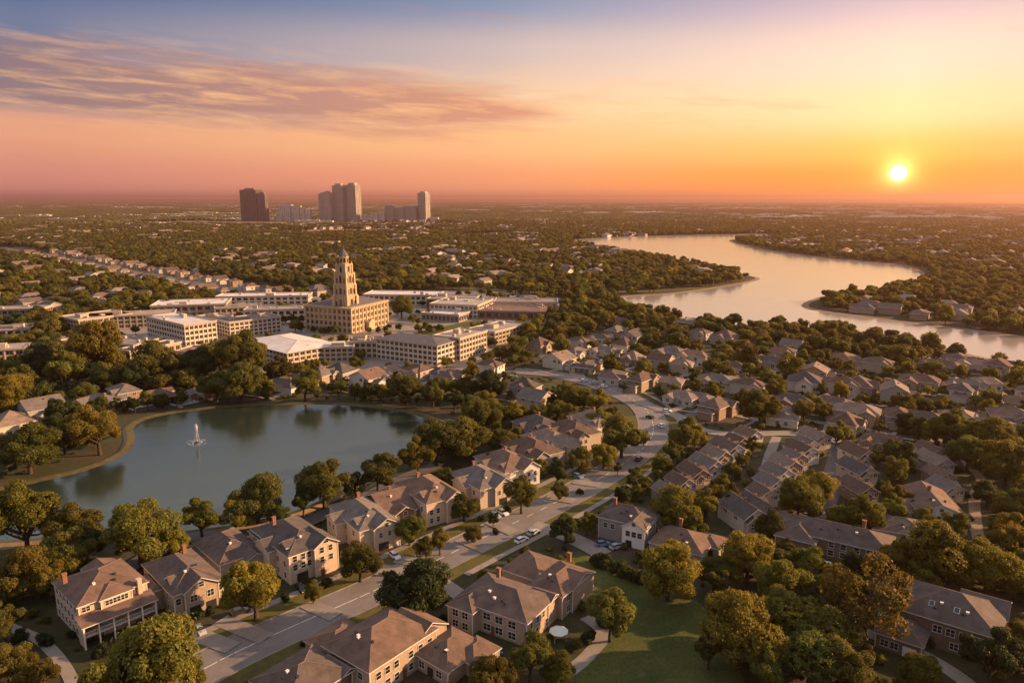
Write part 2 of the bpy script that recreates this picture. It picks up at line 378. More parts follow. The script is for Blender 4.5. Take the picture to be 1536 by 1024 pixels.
# lake
lake_px = [(-60, 750), (40, 722), (120, 703), (172, 681), (186, 662), (186, 642), (210, 628), (260, 617), (330, 609), (430, 604), (520, 605), (600, 613), (650, 626), (678, 642), (655, 665), (610, 690), (560, 720), (470, 765), (400, 785), (330, 798), (200, 812), (80, 815), (-60, 815)]
o, lakeP = sheet('lake', px(*lake_px), .12, M['lake'])
o['label'] = 'calm lake with dark tree reflections and a fountain'
ribbon('lake_shore', lakeP, .3, -1.2, .05, M['sand'], .58, .6, True)['kind'] = 'structure'
ribbon('lake_bank', lakeP, -1.2, -4.0, .6, M['bank'], .1, 0, True)['kind'] = 'structure'
EX.append(([p for p in offs(lakeP, -4.5, True)], 'lake'))
# river
river_px = [(868, 360), (960, 355), (1060, 352.5), (1165, 351.5), (1150, 355.5), (1095, 360), (1120, 370), (1200, 383), (1290, 392), (1358, 400), (1382, 416), (1340, 428), (1290, 436), (1225, 447), (1205, 462), (1300, 477), (1420, 492), (1536, 507), (1640, 520), (1640, 570), (1536, 549), (1440, 528), (1330, 505), (1230, 492), (1120, 488), (1030, 478), (960, 463), (930, 447), (1010, 441), (1090, 430), (1140, 419), (1112, 411), (1045, 396), (950, 379), (885, 368)]
o, riverP = sheet('river', px(*river_px), .15, M['river'], n=4)
ribbon('river_bank', riverP, -.5 , 6.0, .1, M['sand'], .5, 0, True)['kind'] = 'structure'
a_ = sum(riverP[i].x * riverP[(i + 1) % len(riverP)].y - riverP[(i + 1) % len(riverP)].x * riverP[i].y for i in range(len(riverP)))
EX.append((riverP, 'river')); LN.append((riverP + [riverP[0]], 15)); RIV = riverP + [riverP[0]]
LN.append((lakeP + [lakeP[0]], 6))
# main road
road = smooth(px((180, 1075), (330, 990), (450, 934), (560, 886), (700, 818), (830, 755), (920, 705), (968, 668), (980, 640), (965, 610), (925, 588), (880, 572), (830, 561), (770, 556)), 6)
RW = 6.1
ribbon('road', road, -RW, RW, .05, M['road'])['kind'] = 'structure'
for s in (-1, 1): ribbon('kerb', road, s * RW, s * (RW + .3), .17, M['concrete'], None, .16)['kind'] = 'structure'
mk = MB()
for i in range(0, len(road) - 1):
    a, b = road[i], road[i + 1]; L = (b - a).length; d = (b - a).normalized(); n_ = Vector((-d.y, d.x, 0)); k = 0.0
    while k + 3 < L + 2.9:
        p, q = a + d * k, a + d * min(k + 3, L)
        mk.face([tuple(p + n_ * .1 + Vector((0, 0, .056))), tuple(p - n_ * .1 + Vector((0, 0, .056))), tuple(q - n_ * .1 + Vector((0, 0, .056))), tuple(q + n_ * .1 + Vector((0, 0, .056)))]); k += 9
link('road_markings', mk.mesh('road_markings', M['white']))['kind'] = 'structure'
ribbon('verge', road[:52], RW + .3, RW + 5, .15, M['verge'], None, .1)['kind'] = 'structure'
ribbon('verge', road[:52], -RW - .3, -RW - 4.4, .15, M['verge'], None, .1)['kind'] = 'structure'
ribbon('pavement', road[:50], RW + 5, RW + 7.2, .17, M['concrete'], None, .12)['kind'] = 'structure'
ribbon('pavement', road[22:60], -RW - 4.4, -RW - 6.2, .17, M['concrete'], None, .12)['kind'] = 'structure'
LN.append((road, RW + 6))
def lane(pts, w, z=.07, m='concrete', name='path', ex=1.0):
    w = w * S * .92; l = smooth(px(*pts), 5); ribbon(name, l, -w / 2, w / 2, z, M[m])['kind'] = 'structure'
    if ex: LN.append((l, w / 2 + ex))
    return l
lane([(655, 700), (600, 722), (560, 742), (500, 768), (440, 792), (340, 806), (270, 812), (200, 850), (140, 868)], 5, .7, 'asphalt', 'lakeside_road')
lane([(798, 788), (840, 800), (880, 818), (905, 832)], 5, .19, 'concrete', 'path')
lane([(955, 602), (985, 612), (1020, 626), (1052, 645), (1110, 652), (1180, 650), (1250, 660)], 5, .21, 'concrete', 'street')
lane([(1225, 775), (1243, 735), (1255, 700), (1262, 668)], 6, .09, 'asphalt', 'street')
lane([(1430, 640), (1448, 690), (1472, 720), (1462, 745), (1466, 800), (1480, 830)], 2.6, .1, 'sand', 'path')
lane([(1120, 790), (1142, 740), (1152, 690), (1165, 655)], 3, .1, 'concrete', 'path')
lane([(1240, 935), (1320, 955), (1390, 985), (1450, 1024), (1480, 1060)], 3, .1, 'concrete', 'path')
lane([(878, 925), (905, 950), (880, 985), (850, 1010)], 2.6, .11, 'concrete', 'path')
lane([(0, 935), (60, 960), (100, 1005), (120, 1060)], 2, .1, 'concrete', 'path')
lane([(770, 556), (700, 560), (600, 568), (500, 575), (400, 585)], 5, .11, 'asphalt', 'street')
lane([(1010, 640), (1060, 610), (1110, 600), (1190, 590)], 4, .1, 'asphalt', 'street', .5)
lane([(870, 568), (850, 545), (800, 530), (760, 520)], 6, .12, 'concrete', 'street')
lane([(0, 372), (100, 390), (200, 408), (300, 424), (400, 440)], 16, .16, 'asphalt', 'street', 26)
lane([(690, 432), (800, 437), (930, 438), (1060, 432)], 10, .12, 'verge', 'path', 2)
# lawns, pavements, fields
park, parkP = sheet('lawn', px((858, 832), (905, 842), (985, 880), (1050, 905), (1085, 960), (1120, 1030), (1120, 1080), (830, 1080), (905, 968), (900, 940), (872, 890)), .08, M['lawn'])
EX.append((parkP, 'park'))
campus, campusP = sheet('campus_pavement', px((60, 512), (180, 480), (300, 462), (420, 448), (560, 440), (700, 436), (840, 448), (830, 476), (775, 505), (735, 545), (680, 566), (560, 556), (420, 562), (300, 540), (180, 545)), .06, M['concrete'])
EX.append((campusP, 'campus'))
sheet('lawn', px((340, 520), (400, 505), (460, 508), (560, 512), (640, 495), (720, 480), (700, 500), (620, 515), (560, 524), (470, 520), (400, 528)), .13, M['lawn'])
sheet('lawn', px((330, 545), (360, 530), (380, 520), (330, 522), (308, 530)), .14, M['verge'])
for i, p in enumerate([[(215, 333), (300, 331), (420, 333), (560, 334), (660, 333), (660, 336), (400, 338), (230, 336)], [(420, 346), (520, 344), (640, 344), (650, 347), (520, 350), (430, 349.5)], [(1085, 331), (1210, 330), (1215, 332.2), (1095, 333)], [(180, 318.5), (330, 318), (330, 319.2), (200, 319.8)], [(680, 352), (760, 350), (770, 353), (690, 356)]]):
    o, P = sheet('field', px(*p), .3, M['field' if i != 2 else 'river'] if i != 2 else M['river'], n=3); EX.append((P, 'field'))
# ------------------------------------------------------------------ houses
def roof_block(mb, x0, x1, y0, y1, h, kind, p, ov=.5, t=.22):
    X0, X1, Y0, Y1 = x0 - ov, x1 + ov, y0 - ov, y1 + ov; zb = h - .05; zt = h - .05 + t
    if kind == 'flat': mb.box(X0, X1, Y0, Y1, zb, zb + .35, 1, 0); return
    if kind == 'hip':
        w, d = X1 - X0, Y1 - Y0; hs = min(w, d) / 2; zr = zt + hs * p; cx, cy = (X0 + X1) / 2, (Y0 + Y1) / 2
        if w >= d: r0, r1 = (X0 + hs, cy, zr), (X1 - hs + .01, cy, zr)
        else: r0, r1 = (cx, Y0 + hs, zr), (cx, Y1 - hs + .01, zr)
        a, b, c, d_ = (X0, Y0, zt), (X1, Y0, zt), (X1, Y1, zt), (X0, Y1, zt)
        mb.face([(X0, Y0, zb), (X0, Y1, zb), (X1, Y1, zb), (X1, Y0, zb)], 1)
        for q, s in ((a, b), (b, c), (c, d_), (d_, a)): mb.face([(q[0], q[1], zb), (s[0], s[1], zb), s, q], 1)
        if w >= d: mb.face([a, b, r1, r0]); mb.face([b, c, r1]); mb.face([c, d_, r0, r1]); mb.face([d_, a, r0])
        else: mb.face([a, b, r0]); mb.face([b, c, r1, r0]); mb.face([c, d_, r1]); mb.face([d_, a, r0, r1])
        mb.tube(r0, r1, .09, .09, 4, 2)
        for q, s in ((a, r0), (c, r1), (b, r1 if w >= d else r0), (d_, r0 if w >= d else r1)): mb.tube(q, s, .07, .07, 4, 2)
        return zr
    # gables: two slabs
    if kind == 'gx':
        m = (Y0 + Y1) / 2; hs = (Y1 - Y0) / 2; zr = h + ((y1 - y0) / 2) * p; ze = h - ov * p
        for s in (-1, 1):
            e = m + s * hs
            lo = [(X0, e, ze), (X1, e, ze), (X1, m, zr), (X0, m, zr)]
            if s > 0: lo = lo[::-1]
            mb.hexa(lo, [(q[0], q[1], q[2] + t) for q in lo], 0, 1)
        mb.tube((X0, m, zr + t), (X1, m, zr + t), .09, .09, 4, 2)
    else:
        m = (X0 + X1) / 2; hs = (X1 - X0) / 2; zr = h + ((x1 - x0) / 2) * p; ze = h - ov * p
        for s in (-1, 1):
            e = m + s * hs
            lo = [(e, Y0, ze), (m, Y0, zr), (m, Y1, zr), (e, Y1, ze)]
            if s < 0: lo = lo[::-1]
            mb.hexa(lo, [(q[0], q[1], q[2] + t) for q in lo], 0, 1)
        mb.tube((m, Y0, zr + t), (m, Y1, zr + t), .09, .09, 4, 2)
    return zr
def wall_block(mb, x0, x1, y0, y1, h, kind, p, z0=0):
    mb.box(x0, x1, y0, y1, z0, h, 0, bottom=False)
    if kind == 'gx':
        m = (y0 + y1) / 2; z = h + (y1 - y0) / 2 * p
        mb.face([(x0, y1, h), (x0, y0, h), (x0, m, z)]); mb.face([(x1, y0, h), (x1, y1, h), (x1, m, z)])
    if kind == 'gy':
        m = (x0 + x1) / 2; z = h + (x1 - x0) / 2 * p
        mb.face([(x0, y0, h), (x1, y0, h), (m, y0, z)]); mb.face([(x1, y1, h), (x0, y1, h), (m, y1, z)])
_wm = {}
def winmesh(w, h, both=True):
    k = (round(w, 2), round(h, 2), both)
    if k in _wm: return _wm[k]
    f = MB(); t = .09
    f.box(-w / 2 - t, w / 2 + t, -.07, .02, h / 2, h / 2 + t); f.box(-w / 2 - t - .05, w / 2 + t + .05, -.12, .02, -h / 2 - t, -h / 2)
    f.box(-w / 2 - t, -w / 2, -.07, .02, -h / 2, h / 2); f.box(w / 2, w / 2 + t, -.07, .02, -h / 2, h / 2)
    if w > 1.4: f.box(-.04, .04, -.06, .02, -h / 2, h / 2)
    f.box(-w / 2, w / 2, -.055, .02, -.03, .03)
    p = MB(); (f if both else p).box(-w / 2 + .003, w / 2 - .003, -.03, .015, -h / 2 + .003, h / 2 - .003, 1 if both else 0)
    r = (f.mesh('window', [M['trim'], M['glass']]), None if both else p.mesh('pane', M['glass'])); _wm[k] = r; return r
FACE = {'f': 0, 'r': PI / 2, 'b': PI, 'l': -PI / 2}
def facept(b, face, u, z, out=0.0):
    x0, x1, y0, y1 = b[:4]
    if face == 'f': return (x0 + (x1 - x0) * u, y0 - out, z)
    if face == 'b': return (x1 - (x1 - x0) * u, y1 + out, z)
    if face == 'r': return (x1 + out, y0 + (y1 - y0) * u, z)
    return (x0 - out, y1 - (y1 - y0) * u, z)
def windows(par, b, face, us, zs, w=1.0, h=1.3, near=True):
    fm, pm = winmesh(w * 1.25, h * 1.15, not near)
    for z in zs:
        for u in us:
            o = link('window', fm, par, facept(b, face, u, z, .01), FACE[face])
            if near: link('pane', pm, o)
def panel(name, par, b, face, u, z0, w, h, m, out=.05):
    k = MB(); k.box(-w / 2, w / 2, -out, .02, 0, h)
    if name == 'garage_door':
        for i in range(1, 4): k.box(-w / 2 + .05, w / 2 - .05, -out - .02, -out + .001, h * i / 4 - .02, h * i / 4 + .02)
    return link(name, k.mesh(name, m), par, facept(b, face, u, z0, .0), FACE[face])
HOUSES = []       # (centre, radius, height) for tree placing
def house(name, label, group, corner, cs, th, blocks, wall, roof, wins=(), doors=(), near=True, chimney=None, extra=None, cat='house', vents=3):
    """blocks: x0,x1,y0,y1,h,kind,pitch ; corner: pixel of the near ground corner ; cs: that corner in local x,y"""
    hs_ = S * .92; blocks = [tuple(q * hs_ for q in b[:4]) + (b[4], b[5], b[6] * .76) + tuple(b[7:]) for b in blocks]; cs = (cs[0] * hs_, cs[1] * hs_)
    c = at(*corner); a = D(th); ca, sa = math.cos(a), math.sin(a)
    loc = Vector((c.x - (cs[0] * ca - cs[1] * sa), c.y - (cs[0] * sa + cs[1] * ca), 0))
    t = thing(name, label, cat, loc, a, group)
    w = MB(); r = MB()
    for b in blocks:
        wall_block(w, *b[:4], b[4], b[5], b[6], b[7] if len(b) > 7 else 0); roof_block(r, *b[:4], b[4], b[5], b[6])
    if near:
        for b in blocks:
            z0 = b[7] if len(b) > 7 else 0; z1 = b[4] - .08
            for X_ in (b[0], b[1]):
                for Y_ in (b[2], b[3]): w.box(X_ - .09 if X_ == b[0] else X_ - .08, X_ + .08 if X_ == b[0] else X_ + .09, Y_ - .09 if Y_ == b[2] else Y_ - .08, Y_ + .08 if Y_ == b[2] else Y_ + .09, z0, z1, 1)
    link('wall', w.mesh('wall', [M[wall], M['trim']]), t)
    ro = link('roof', r.mesh('roof', [M[roof], M['trim'], M['ridge']]), t)
    for (bi, face, us, zs, ww, hh) in wins: windows(t, blocks[bi], face, us, zs, ww, hh, near)
    for (nm, bi, face, u, z, ww, hh, mm) in doors: panel(nm, t, blocks[bi], face, u, z, ww, hh, M[mm])
    b = blocks[0]
    if chimney:
        k = MB(); x, y, z = chimney; x *= S; y *= S; z += .6; k.box(x - .45, x + .45, y - .35, y + .35, z - 2.2, z); k.box(x - .55, x + .55, y - .45, y + .45, z, z + .15)
        link('chimney', k.mesh('chimney', M['wall_brick']), ro)
    rr_ = random.Random(int(corner[0] * 7 + corner[1]))
    for i in range(vents if near else 0):
        k = MB(); k.box(-.25, .25, -.25, .25, -.5, .35); k.box(-.32, .32, -.32, .32, .35, .42)
        u = rr_.uniform(.3, .7); x = b[0] + (b[1] - b[0]) * u; y = b[2] + (b[3] - b[2]) * rr_.uniform(.15, .35)
        zz = b[4] + min((y - b[2]) if (b[5] != 'gy') else min(x - b[0], b[1] - x), min(b[1] - x, x - b[0]) if b[5] == 'hip' else 99) * b[6] + .3
        link('vent', k.mesh('vent', M['white' if i % 2 else 'dark']), ro, (x, y, zz))
    if extra:
        old = set(t.children); extra(t, blocks)
        for q in t.children:
            if q not in old: q.scale = (hs_, hs_, 1)
    xs = [q for b in blocks for q in b[:2]]; ys = [q for b in blocks for q in b[2:4]]
    cx, cy = (min(xs) + max(xs)) / 2, (min(ys) + max(ys)) / 2
    cw = Vector((loc.x + cx * ca - cy * sa, loc.y + cx * sa + cy * ca, 0))
    HOUSES.append((cw, max(max(xs) - min(xs), max(ys) - min(ys)) / 2, max(b[4] for b in blocks)))
    return t
def skylights(ro, spots):
    for (x, y, z, rot) in spots:
        k = MB(); k.box(-.55, .55, -.75, .75, -.2, .12); q = link('skylight', k.mesh('skylight', M['trim']), ro, (x, y, z)); q.rotation_euler = rot
        k = MB(); k.box(-.45, .45, -.65, .65, .1, .15); link('pane', k.mesh('pane', M['glass']), q)
def rail_porch(t, x0, x1, y, z0, z1, n, posts=True):
    r = MB(); r.box(x0, x1, y - .04, y + .04, z0 + .95, z0 + 1.03); r.box(x0, x1, y - .04, y + .04, z0 + .1, z0 + .16)
    k = int((x1 - x0) / .35)
    for i in range(k + 1): r.box(x0 + (x1 - x0) * i / k - .02, x0 + (x1 - x0) * i / k + .02, y - .02, y + .02, z0 + .16, z0 + .95)
    link('railing', r.mesh('railing', M['white']), t)
    if posts:
        for i in range(n):
            x = x0 + (x1 - x0) * i / (n - 1); q = MB(); q.box(x - .12, x + .12, y - .12, y + .12, 0, z1); link('post', q.mesh('post', M['white']), t)
G_L = 'houses along the far side of the main road'; G_F = 'houses on the near side of the main road'; G_R = 'houses on the right beyond the park'
def h1x(t, bl):
    f = MB(); f.box(-6.0, 6.0, -10.4, -7.5, 2.55, 2.8); f.box(-6.0, -5.8, -10.4, -7.5, 0, 5.2); f.box(5.8, 6.0, -10.4, -7.5, 0, 5.2); link('balcony', f.mesh('balcony', M['wall_peach']), t)
    rail_porch(t, -6.0, 6.0, -10.4, 2.8, 5.2, 6)
    pr = MB(); pr.hexa([(-6.4, -10.9, 5.2), (6.4, -10.9, 5.2), (6.4, -7.4, 6.3), (-6.4, -7.4, 6.3)], [(-6.4, -10.9, 5.4), (6.4, -10.9, 5.4), (6.4, -7.4, 6.5), (-6.4, -7.4, 6.5)], 0, 1)
    link('porch_roof', pr.mesh('porch_roof', [M['roof_brown'], M['trim']]), t)
    d = MB(); d.box(4.1, 4.8, -8.2, -7.4, 6.5, 9.9); d.box(4.0, 4.9, -8.3, -7.3, 9.9, 10.1); link('chimney', d.mesh('chimney', M['wall_peach']), t)
house('large_house', 'big three storey white and peach house with long porch, lower left corner', G_F, (103, 990), (-9, -11.4), 48,
      [(-5.6, 5.8, -7.5, 5, 8.4, 'hip', .5), (-2.2, 3.0, -8.1, -3, 8.4, 'hip', .6), (0, 5.4, 3, 7.5, 7.8, 'gy', .5)], 'wall_peach', 'roof_brown',
      [(0, 'f', (.1, .26, .64, .78, .9), (1.5, 4.3), 1.5, 1.5), (0, 'l', (.1, .25, .4, .55, .7, .85), (1.6, 4.2, 7.0), 1.0, 1.3), (1, 'f', (.25, .5, .75), (7.35,), 1.2, 1.0), (0, 'f', (.1, .88), (7.35,), 1.3, 1.0), (0, 'f', (.45,), (1.5, 4.3), 2.2, 1.6)],
      [('door', 0, 'f', .36, 0, 1.1, 2.2, 'door')], chimney=(-5, -1, 12.6), extra=h1x)
def garagewing(par, b, face='f', u=.5): pass
house('house', 'tan gabled house with dark roof beside the big white and peach house', G_L, (264, 930), (-4.5, -8), 44,
      [(-4.5, 4.5, -8, 8, 6.2, 'hip', .62), (-2.8, 3.4, -8.7, -2, 6.4, 'gy', .8), (-6.5, -4, -2, 5, 5, 'hip', .4), (-3.6, 0, -4.6, -2.4, 7.3, 'gx', .8)], 'wall_tan', 'roof_dark',
      [(0, 'l', (.2, .45, .8), (1.6, 4.4), .9, 1.3), (1, 'f', (.25, .75), (4.3,), 1.2, 1.4), (1, 'f', (.5,), (7.2,), .9, 1.1), (0, 'f', (.08, .93), (4.3,), .9, 1.3)],
      [('garage_door', 1, 'f', .27, 0, 2.5, 2.3, 'dark'), ('garage_door', 1, 'f', .75, 0, 2.4, 2.3, 'dark')], chimney=(2, 4, 9.6))
house('house', 'low dark roofed house half hidden behind the large golden street tree', G_L, (332, 872), (-4.5, -6), 44,
      [(-4.5, 4.5, -6, 8, 4.6, 'hip', .6), (0, 4.5, -8, -3, 4.4, 'gy', .6)], 'wall_grey', 'roof_dark',
      [(0, 'l', (.2, .4, .6, .8), (1.8,), 1.0, 1.3), (0, 'f', (.25,), (1.8,), 1.2, 1.3)], [('garage_door', 1, 'f', .5, 0, 2.8, 2.2, 'garage')])
house('house', 'tall peach gabled house right behind the large golden street tree', G_L, (436, 877), (-5, -9), 43,
      [(-5, 5, -9, 8, 7.6, 'hip', .55), (.2, 5.4, -9.8, -3, 8.0, 'gy', .8), (-6.5, -4.5, -3, 3, 7, 'gx', .6), (-5, 3, 4, 9.5, 6.4, 'hip', .5), (-4.2, 0, -6.6, -4.2, 8.8, 'gx', .8)], 'wall_peach', 'roof',
      [(0, 'f', (.12, .3, .43), (4.2, 6.5), .9, 1.3), (1, 'f', (.3, .68), (4.4, 6.9), .9, 1.3), (1, 'f', (.5,), (9.2,), 1.0, 1.1), (0, 'l', (.12, .3, .5, .7, .88), (1.8, 4.8), .9, 1.3)],
      [('garage_door', 0, 'f', .27, 0, 3.0, 2.3, 'dark'), ('door', 1, 'f', .3, 0, 1.1, 2.2, 'door')], chimney=(-2, 3, 11.4))
house('house', 'beige house with wide grey roof and white side bay, third along the road', G_L, (541, 832), (-4.5, -8.5), 36,
      [(-4.5, 4.5, -8.5, 8, 6.8, 'hip', .6), (-1.5, 4.6, -9.4, -3, 6.8, 'gy', .75), (-6.8, -4, -1, 4, 6.4, 'gx', .7), (-3.8, 0, -6, -3.8, 7.9, 'gx', .8)], 'wall_beige', 'roof',
      [(1, 'f', (.25, .6, .85), (4.6,), .8, 1.2), (1, 'f', (.5,), (7.2,), .9, 1.0), (0, 'l', (.15, .35, .55, .8), (1.7, 4.8), .9, 1.3), (2, 'l', (.3, .7), (4.7,), .9, 1.2)],
      [('garage_door', 1, 'f', .35, 0, 3.0, 2.3, 'dark'), ('door', 1, 'f', .85, 0, 1, 2.1, 'white')], chimney=(1, 4, 10.2))
house('house', 'low brown gabled house squeezed behind the beige house', G_L, (580, 797), (-4, -5), 36,
      [(-4, 4, -5, 9, 4.8, 'gx', .55), (-2, 3, -6, 2, 5, 'gy', .7)], 'wall_brown', 'roof_brown', [(1, 'f', (.5,), (4.6,), 1, 1.1), (0, 'l', (.3, .7), (2,), 1, 1.2)], chimney=(1, 3, 8.4))
house('house', 'peach double gabled house with ribbed grey roof beside three road trees', G_L, (641, 791), (-5, -8), 36,
      [(-5, 5, -8, 8, 7.2, 'hip', .6), (0, 5.2, -8.8, -2, 7.2, 'gy', .85), (-6.5, -4.5, 0, 5, 6.6, 'gx', .7), (-4.2, 0, -5, -2.8, 8.4, 'gx', .8)], 'wall_peach', 'roof',
      [(1, 'f', (.3, .7), (1.8, 4.4), .9, 1.3), (1, 'f', (.5,), (7.6,), 1, 1.1), (0, 'f', (.12, .3), (1.8, 4.4), .9, 1.3), (0, 'l', (.15, .4, .65, .85), (1.8, 4.8), .9, 1.3)], chimney=(-1, 3, 11))
house('house', 'white sided house with peach front gable above parked cars', G_L, (721, 764), (-5, -7.5), 36,
      [(-5, 5, -7.5, 7, 6.4, 'hip', .6), (-1, 4.8, -8.3, -2, 6.4, 'gy', .85), (-6.5, -4, -3, 3, 6, 'gx', .7)], 'wall_beige', 'roof',
      [(1, 'f', (.2, .5, .8), (4.3,), .8, 1.2), (1, 'f', (.5,), (6.8,), .9, 1), (0, 'l', (.2, .5, .8), (1.8, 4.4), .9, 1.3)], [('garage_door', 1, 'f', .4, 0, 3, 2.3, 'dark')], chimney=(0, 3, 9.8))
# far rows on the left side of the road
rowL = [((760, 735), 'grey roofed house with white curved gable trim, fourth back from the three road trees', 'wall_white'), ((800, 712), 'wide grey hip roofed house behind two round road trees', 'wall_grey'),
        ((828, 697), 'house with twin orange lit roof slopes in the middle of the road row', 'wall_peach'), ((862, 680), 'house with cream front gable left of the big roadside oak', 'wall_beige'), ((898, 663), 'cream house with steep gable, last of the road row before the bend', 'wall_white'),
        ((812, 672), 'house with low broad roof behind the middle of the road row', 'wall_tan')]
for i, (c, lb, wl) in enumerate(rowL):
    house('house', lb, G_L, c, (-5, -7.5), 34, [(-5.5, 5.5, -7.5, 8, 6.0, 'hip', .62), (-4.5, .2, -8.2, -2, 6.0, 'gy', .9) if i % 2 else (0, 5.2, -8.4, -2, 6.2, 'gy', .9), (-7, -4.5, -2, 4, 5.6, 'gx', .7), (-4.4, 0, -5.4, -3.2, 7.0, 'gx', .8)], wl, 'roof',
          [(1, 'f', (.3, .7), (1.8, 4.2), .9, 1.2), (0, 'l', (.2, .5, .8), (1.8, 4.4), .9, 1.3)], [('garage_door', 0, 'f', .25 if not i % 2 else .75, 0, 2.8, 2.2, 'garage')], chimney=(1, 2, 9.6), near=False)
# near side of the road
house('house', 'large brown roofed house at the bottom beside the dark round tree', G_F, (556, 1052), (5.5, -6.5), -38,
      [(-5.5, 5.5, -6.5, 8, 6.4, 'hip', .58), (-2, 5, 4, 11, 5.6, 'gx', .7), (-11, -4, -6, 2, 4.4, 'hip', .45)], 'wall_tan', 'roof_brown',
      [(0, 'f', (.2, .5, .8), (4.4,), 1.1, 1.2), (0, 'r', (.12, .25, .38, .6, .75, .9), (1.7, 4.4), 1.0, 1.3), (1, 'r', (.5,), (5.9,), 1.1, 1.1)], [('door', 0, 'r', .5, 0, 1.1, 2.2, 'door')], vents=4)
house('garage_wing_house', 'small brown hip roofed cottage between the big brown roof and the boats', G_F, (672, 1030), (4, -4), -40,
      [(-4, 4, -4, 5, 3.4, 'hip', .55), (1, 6, 0, 6, 3.2, 'hip', .6)], 'wall_tan', 'roof_brown', [(0, 'f', (.25, .75), (1.7,), 1.2, 1.3), (1, 'r', (.5,), (1.7,), 1, 1.2)], [('garage_door', 0, 'f', .5, 0, 1.6, 2.1, 'dark')])
house('house', 'dark roofed house cut by the bottom edge, left of the brown roof', G_F, (440, 1100), (5, -5), -38,
      [(-5, 5, -5, 6, 5.2, 'hip', .5), (0, 5, 3, 8, 4.6, 'gx', .6)], 'wall_tan', 'roof_dark', [(0, 'r', (.3, .7), (1.7,), 1, 1.2)])
def patio(t, bl):
    k = MB(); k.box(-7, 0, -9.2, -6.2, 3.0, 3.2, 0); link('porch_roof', k.mesh('porch_roof', M['roof_dark']), t)
    for x in (-6.8, -3.5, -.2):
        q = MB(); q.box(x - .1, x + .1, -9.1, -8.9, 0, 3.0); link('post', q.mesh('post', M['white']), t)
house('house', 'house with broad grey roof, orange right slope and round skylight', G_F, (790, 971), (7.5, -5.5), -32,
      [(-7.5, 7.5, -5.5, 5, 5.8, 'hip', .5), (-7.8, -2.5, -7.5, 0, 5.4, 'hip', .5), (3.5, 7.6, 2, 6, 5.6, 'gx', .6)], 'wall_tan', 'roof',
      [(0, 'f', (.45, .62, .8), (1.6, 4.2), 1.5, 1.4), (1, 'f', (.3, .7), (1.6, 4.2), 1.2, 1.4), (0, 'r', (.15, .35, .55, .75, .9), (4.3,), .8, 1.2), (0, 'r', (.3, .7), (1.6,), 1.6, 1.5), (1, 'l', (.2, .5, .8), (1.6, 4.2), 1, 1.3)],
      [('door', 0, 'f', .53, 0, 1.1, 2.2, 'door')], chimney=(-3, 2, 9.8), vents=4)
house('house', 'brown walled house with orange lit bay facing the park lawn', G_F, (843, 929), (3.5, -6), -35,
      [(-3.5, 3.5, -6, 5, 5.8, 'hip', .58), (-12, -3, -3, 6, 5.0, 'hip', .5), (1, 3.9, -3, 5, 5.9, 'gx', .5)], 'wall_tan', 'roof_brown',
      [(0, 'r', (.2, .5, .8), (1.6, 4.3), 1.2, 1.4), (0, 'f', (.3, .7), (1.6, 4.3), 1.0, 1.3), (1, 'f', (.2, .5, .8), (1.7,), 1.0, 1.3)], [('balcony', 0, 'r', .5, 2.8, 8, .35, 'wall_tan')], chimney=(-.5, 3, 9.6))
def hwx(t, bl):
    q_ = S * .92; b = bl[1]; k = MB(); x0, x1, m, h, z = b[0] / q_, b[1] / q_, (b[0] + b[1]) / 2 / q_, b[4], b[4] + (b[1] - b[0]) / 2 * b[6]
    k.face([(x0, b[2] / q_ - .02, .05), (x1, b[2] / q_ - .02, .05), (x1, b[2] / q_ - .02, h), (m, b[2] / q_ - .02, z - .05), (x0, b[2] / q_ - .02, h)]); link('gable_cladding', k.mesh('gable_cladding', M['white']), t)
house('house', 'dark house with bright white front gable and round attic window', G_R, (962, 824), (4.5, -5), -30,
      [(-6.2, 5, -4, 5, 6.2, 'hip', .6), (0, 5.2, -5.2, 2, 6.0, 'gy', .8)], 'wall_grey', 'roof_dark',
      [(0, 'f', (.15, .3), (4.2,), 1.0, 1.2), (0, 'r', (.2, .4, .6, .8), (4.3, 1.7), .9, 1.3), (1, 'f', (.25, .52, .78), (4.0,), 1.0, 1.3), (1, 'f', (.5,), (6.9,), .8, .8)],
      [('garage_door', 1, 'f', .3, 0, 1.8, 2.0, 'dark')], chimney=(-4, 1, 9.4), extra=hwx)
house('house', 'low brown house with hip roof left of the golden tree group', G_R, (1052, 852), (5, -5), -32,
      [(-6.5, 5, -5, 5, 3.6, 'hip', .6), (2, 7, 0, 6, 3.4, 'hip', .5)], 'wall_tan', 'roof_brown', [(0, 'f', (.3, .5, .8), (1.8,), 1.5, 1.3), (1, 'r', (.5,), (1.8,), 1, 1.2)], chimney=(-2, 2, 7.6))
house('long_house', 'long dark roofed brown house among trees with blue boat covers in front', G_R, (1330, 858), (10, -5), -33,
      [(-10, 10, -5, 4, 5.2, 'hip', .6), (-12, -4, -7.5, 2, 4.4, 'hip', .55), (-14, -7, 0, 6, 4.2, 'hip', .4)], 'wall_brown', 'roof_dark',
      [(0, 'f', (.45, .57, .7, .82, .93), (1.7, 4.0), 1.1, 1.3), (0, 'r', (.3, .7), (1.7, 4.0), 1.0, 1.3), (1, 'f', (.3, .7), (1.8,), 1.4, 1.3)], chimney=(4, 1, 9), vents=3)
house('house', 'dark roofed house tucked between the long house and the orange oak', G_R, (1392, 828), (4, -5), -25,
      [(-7, 4, -5, 4, 4.2, 'hip', .5)], 'wall_grey', 'roof_dark', [(0, 'f', (.2, .5, .8), (1.8,), 1.1, 1.2)])
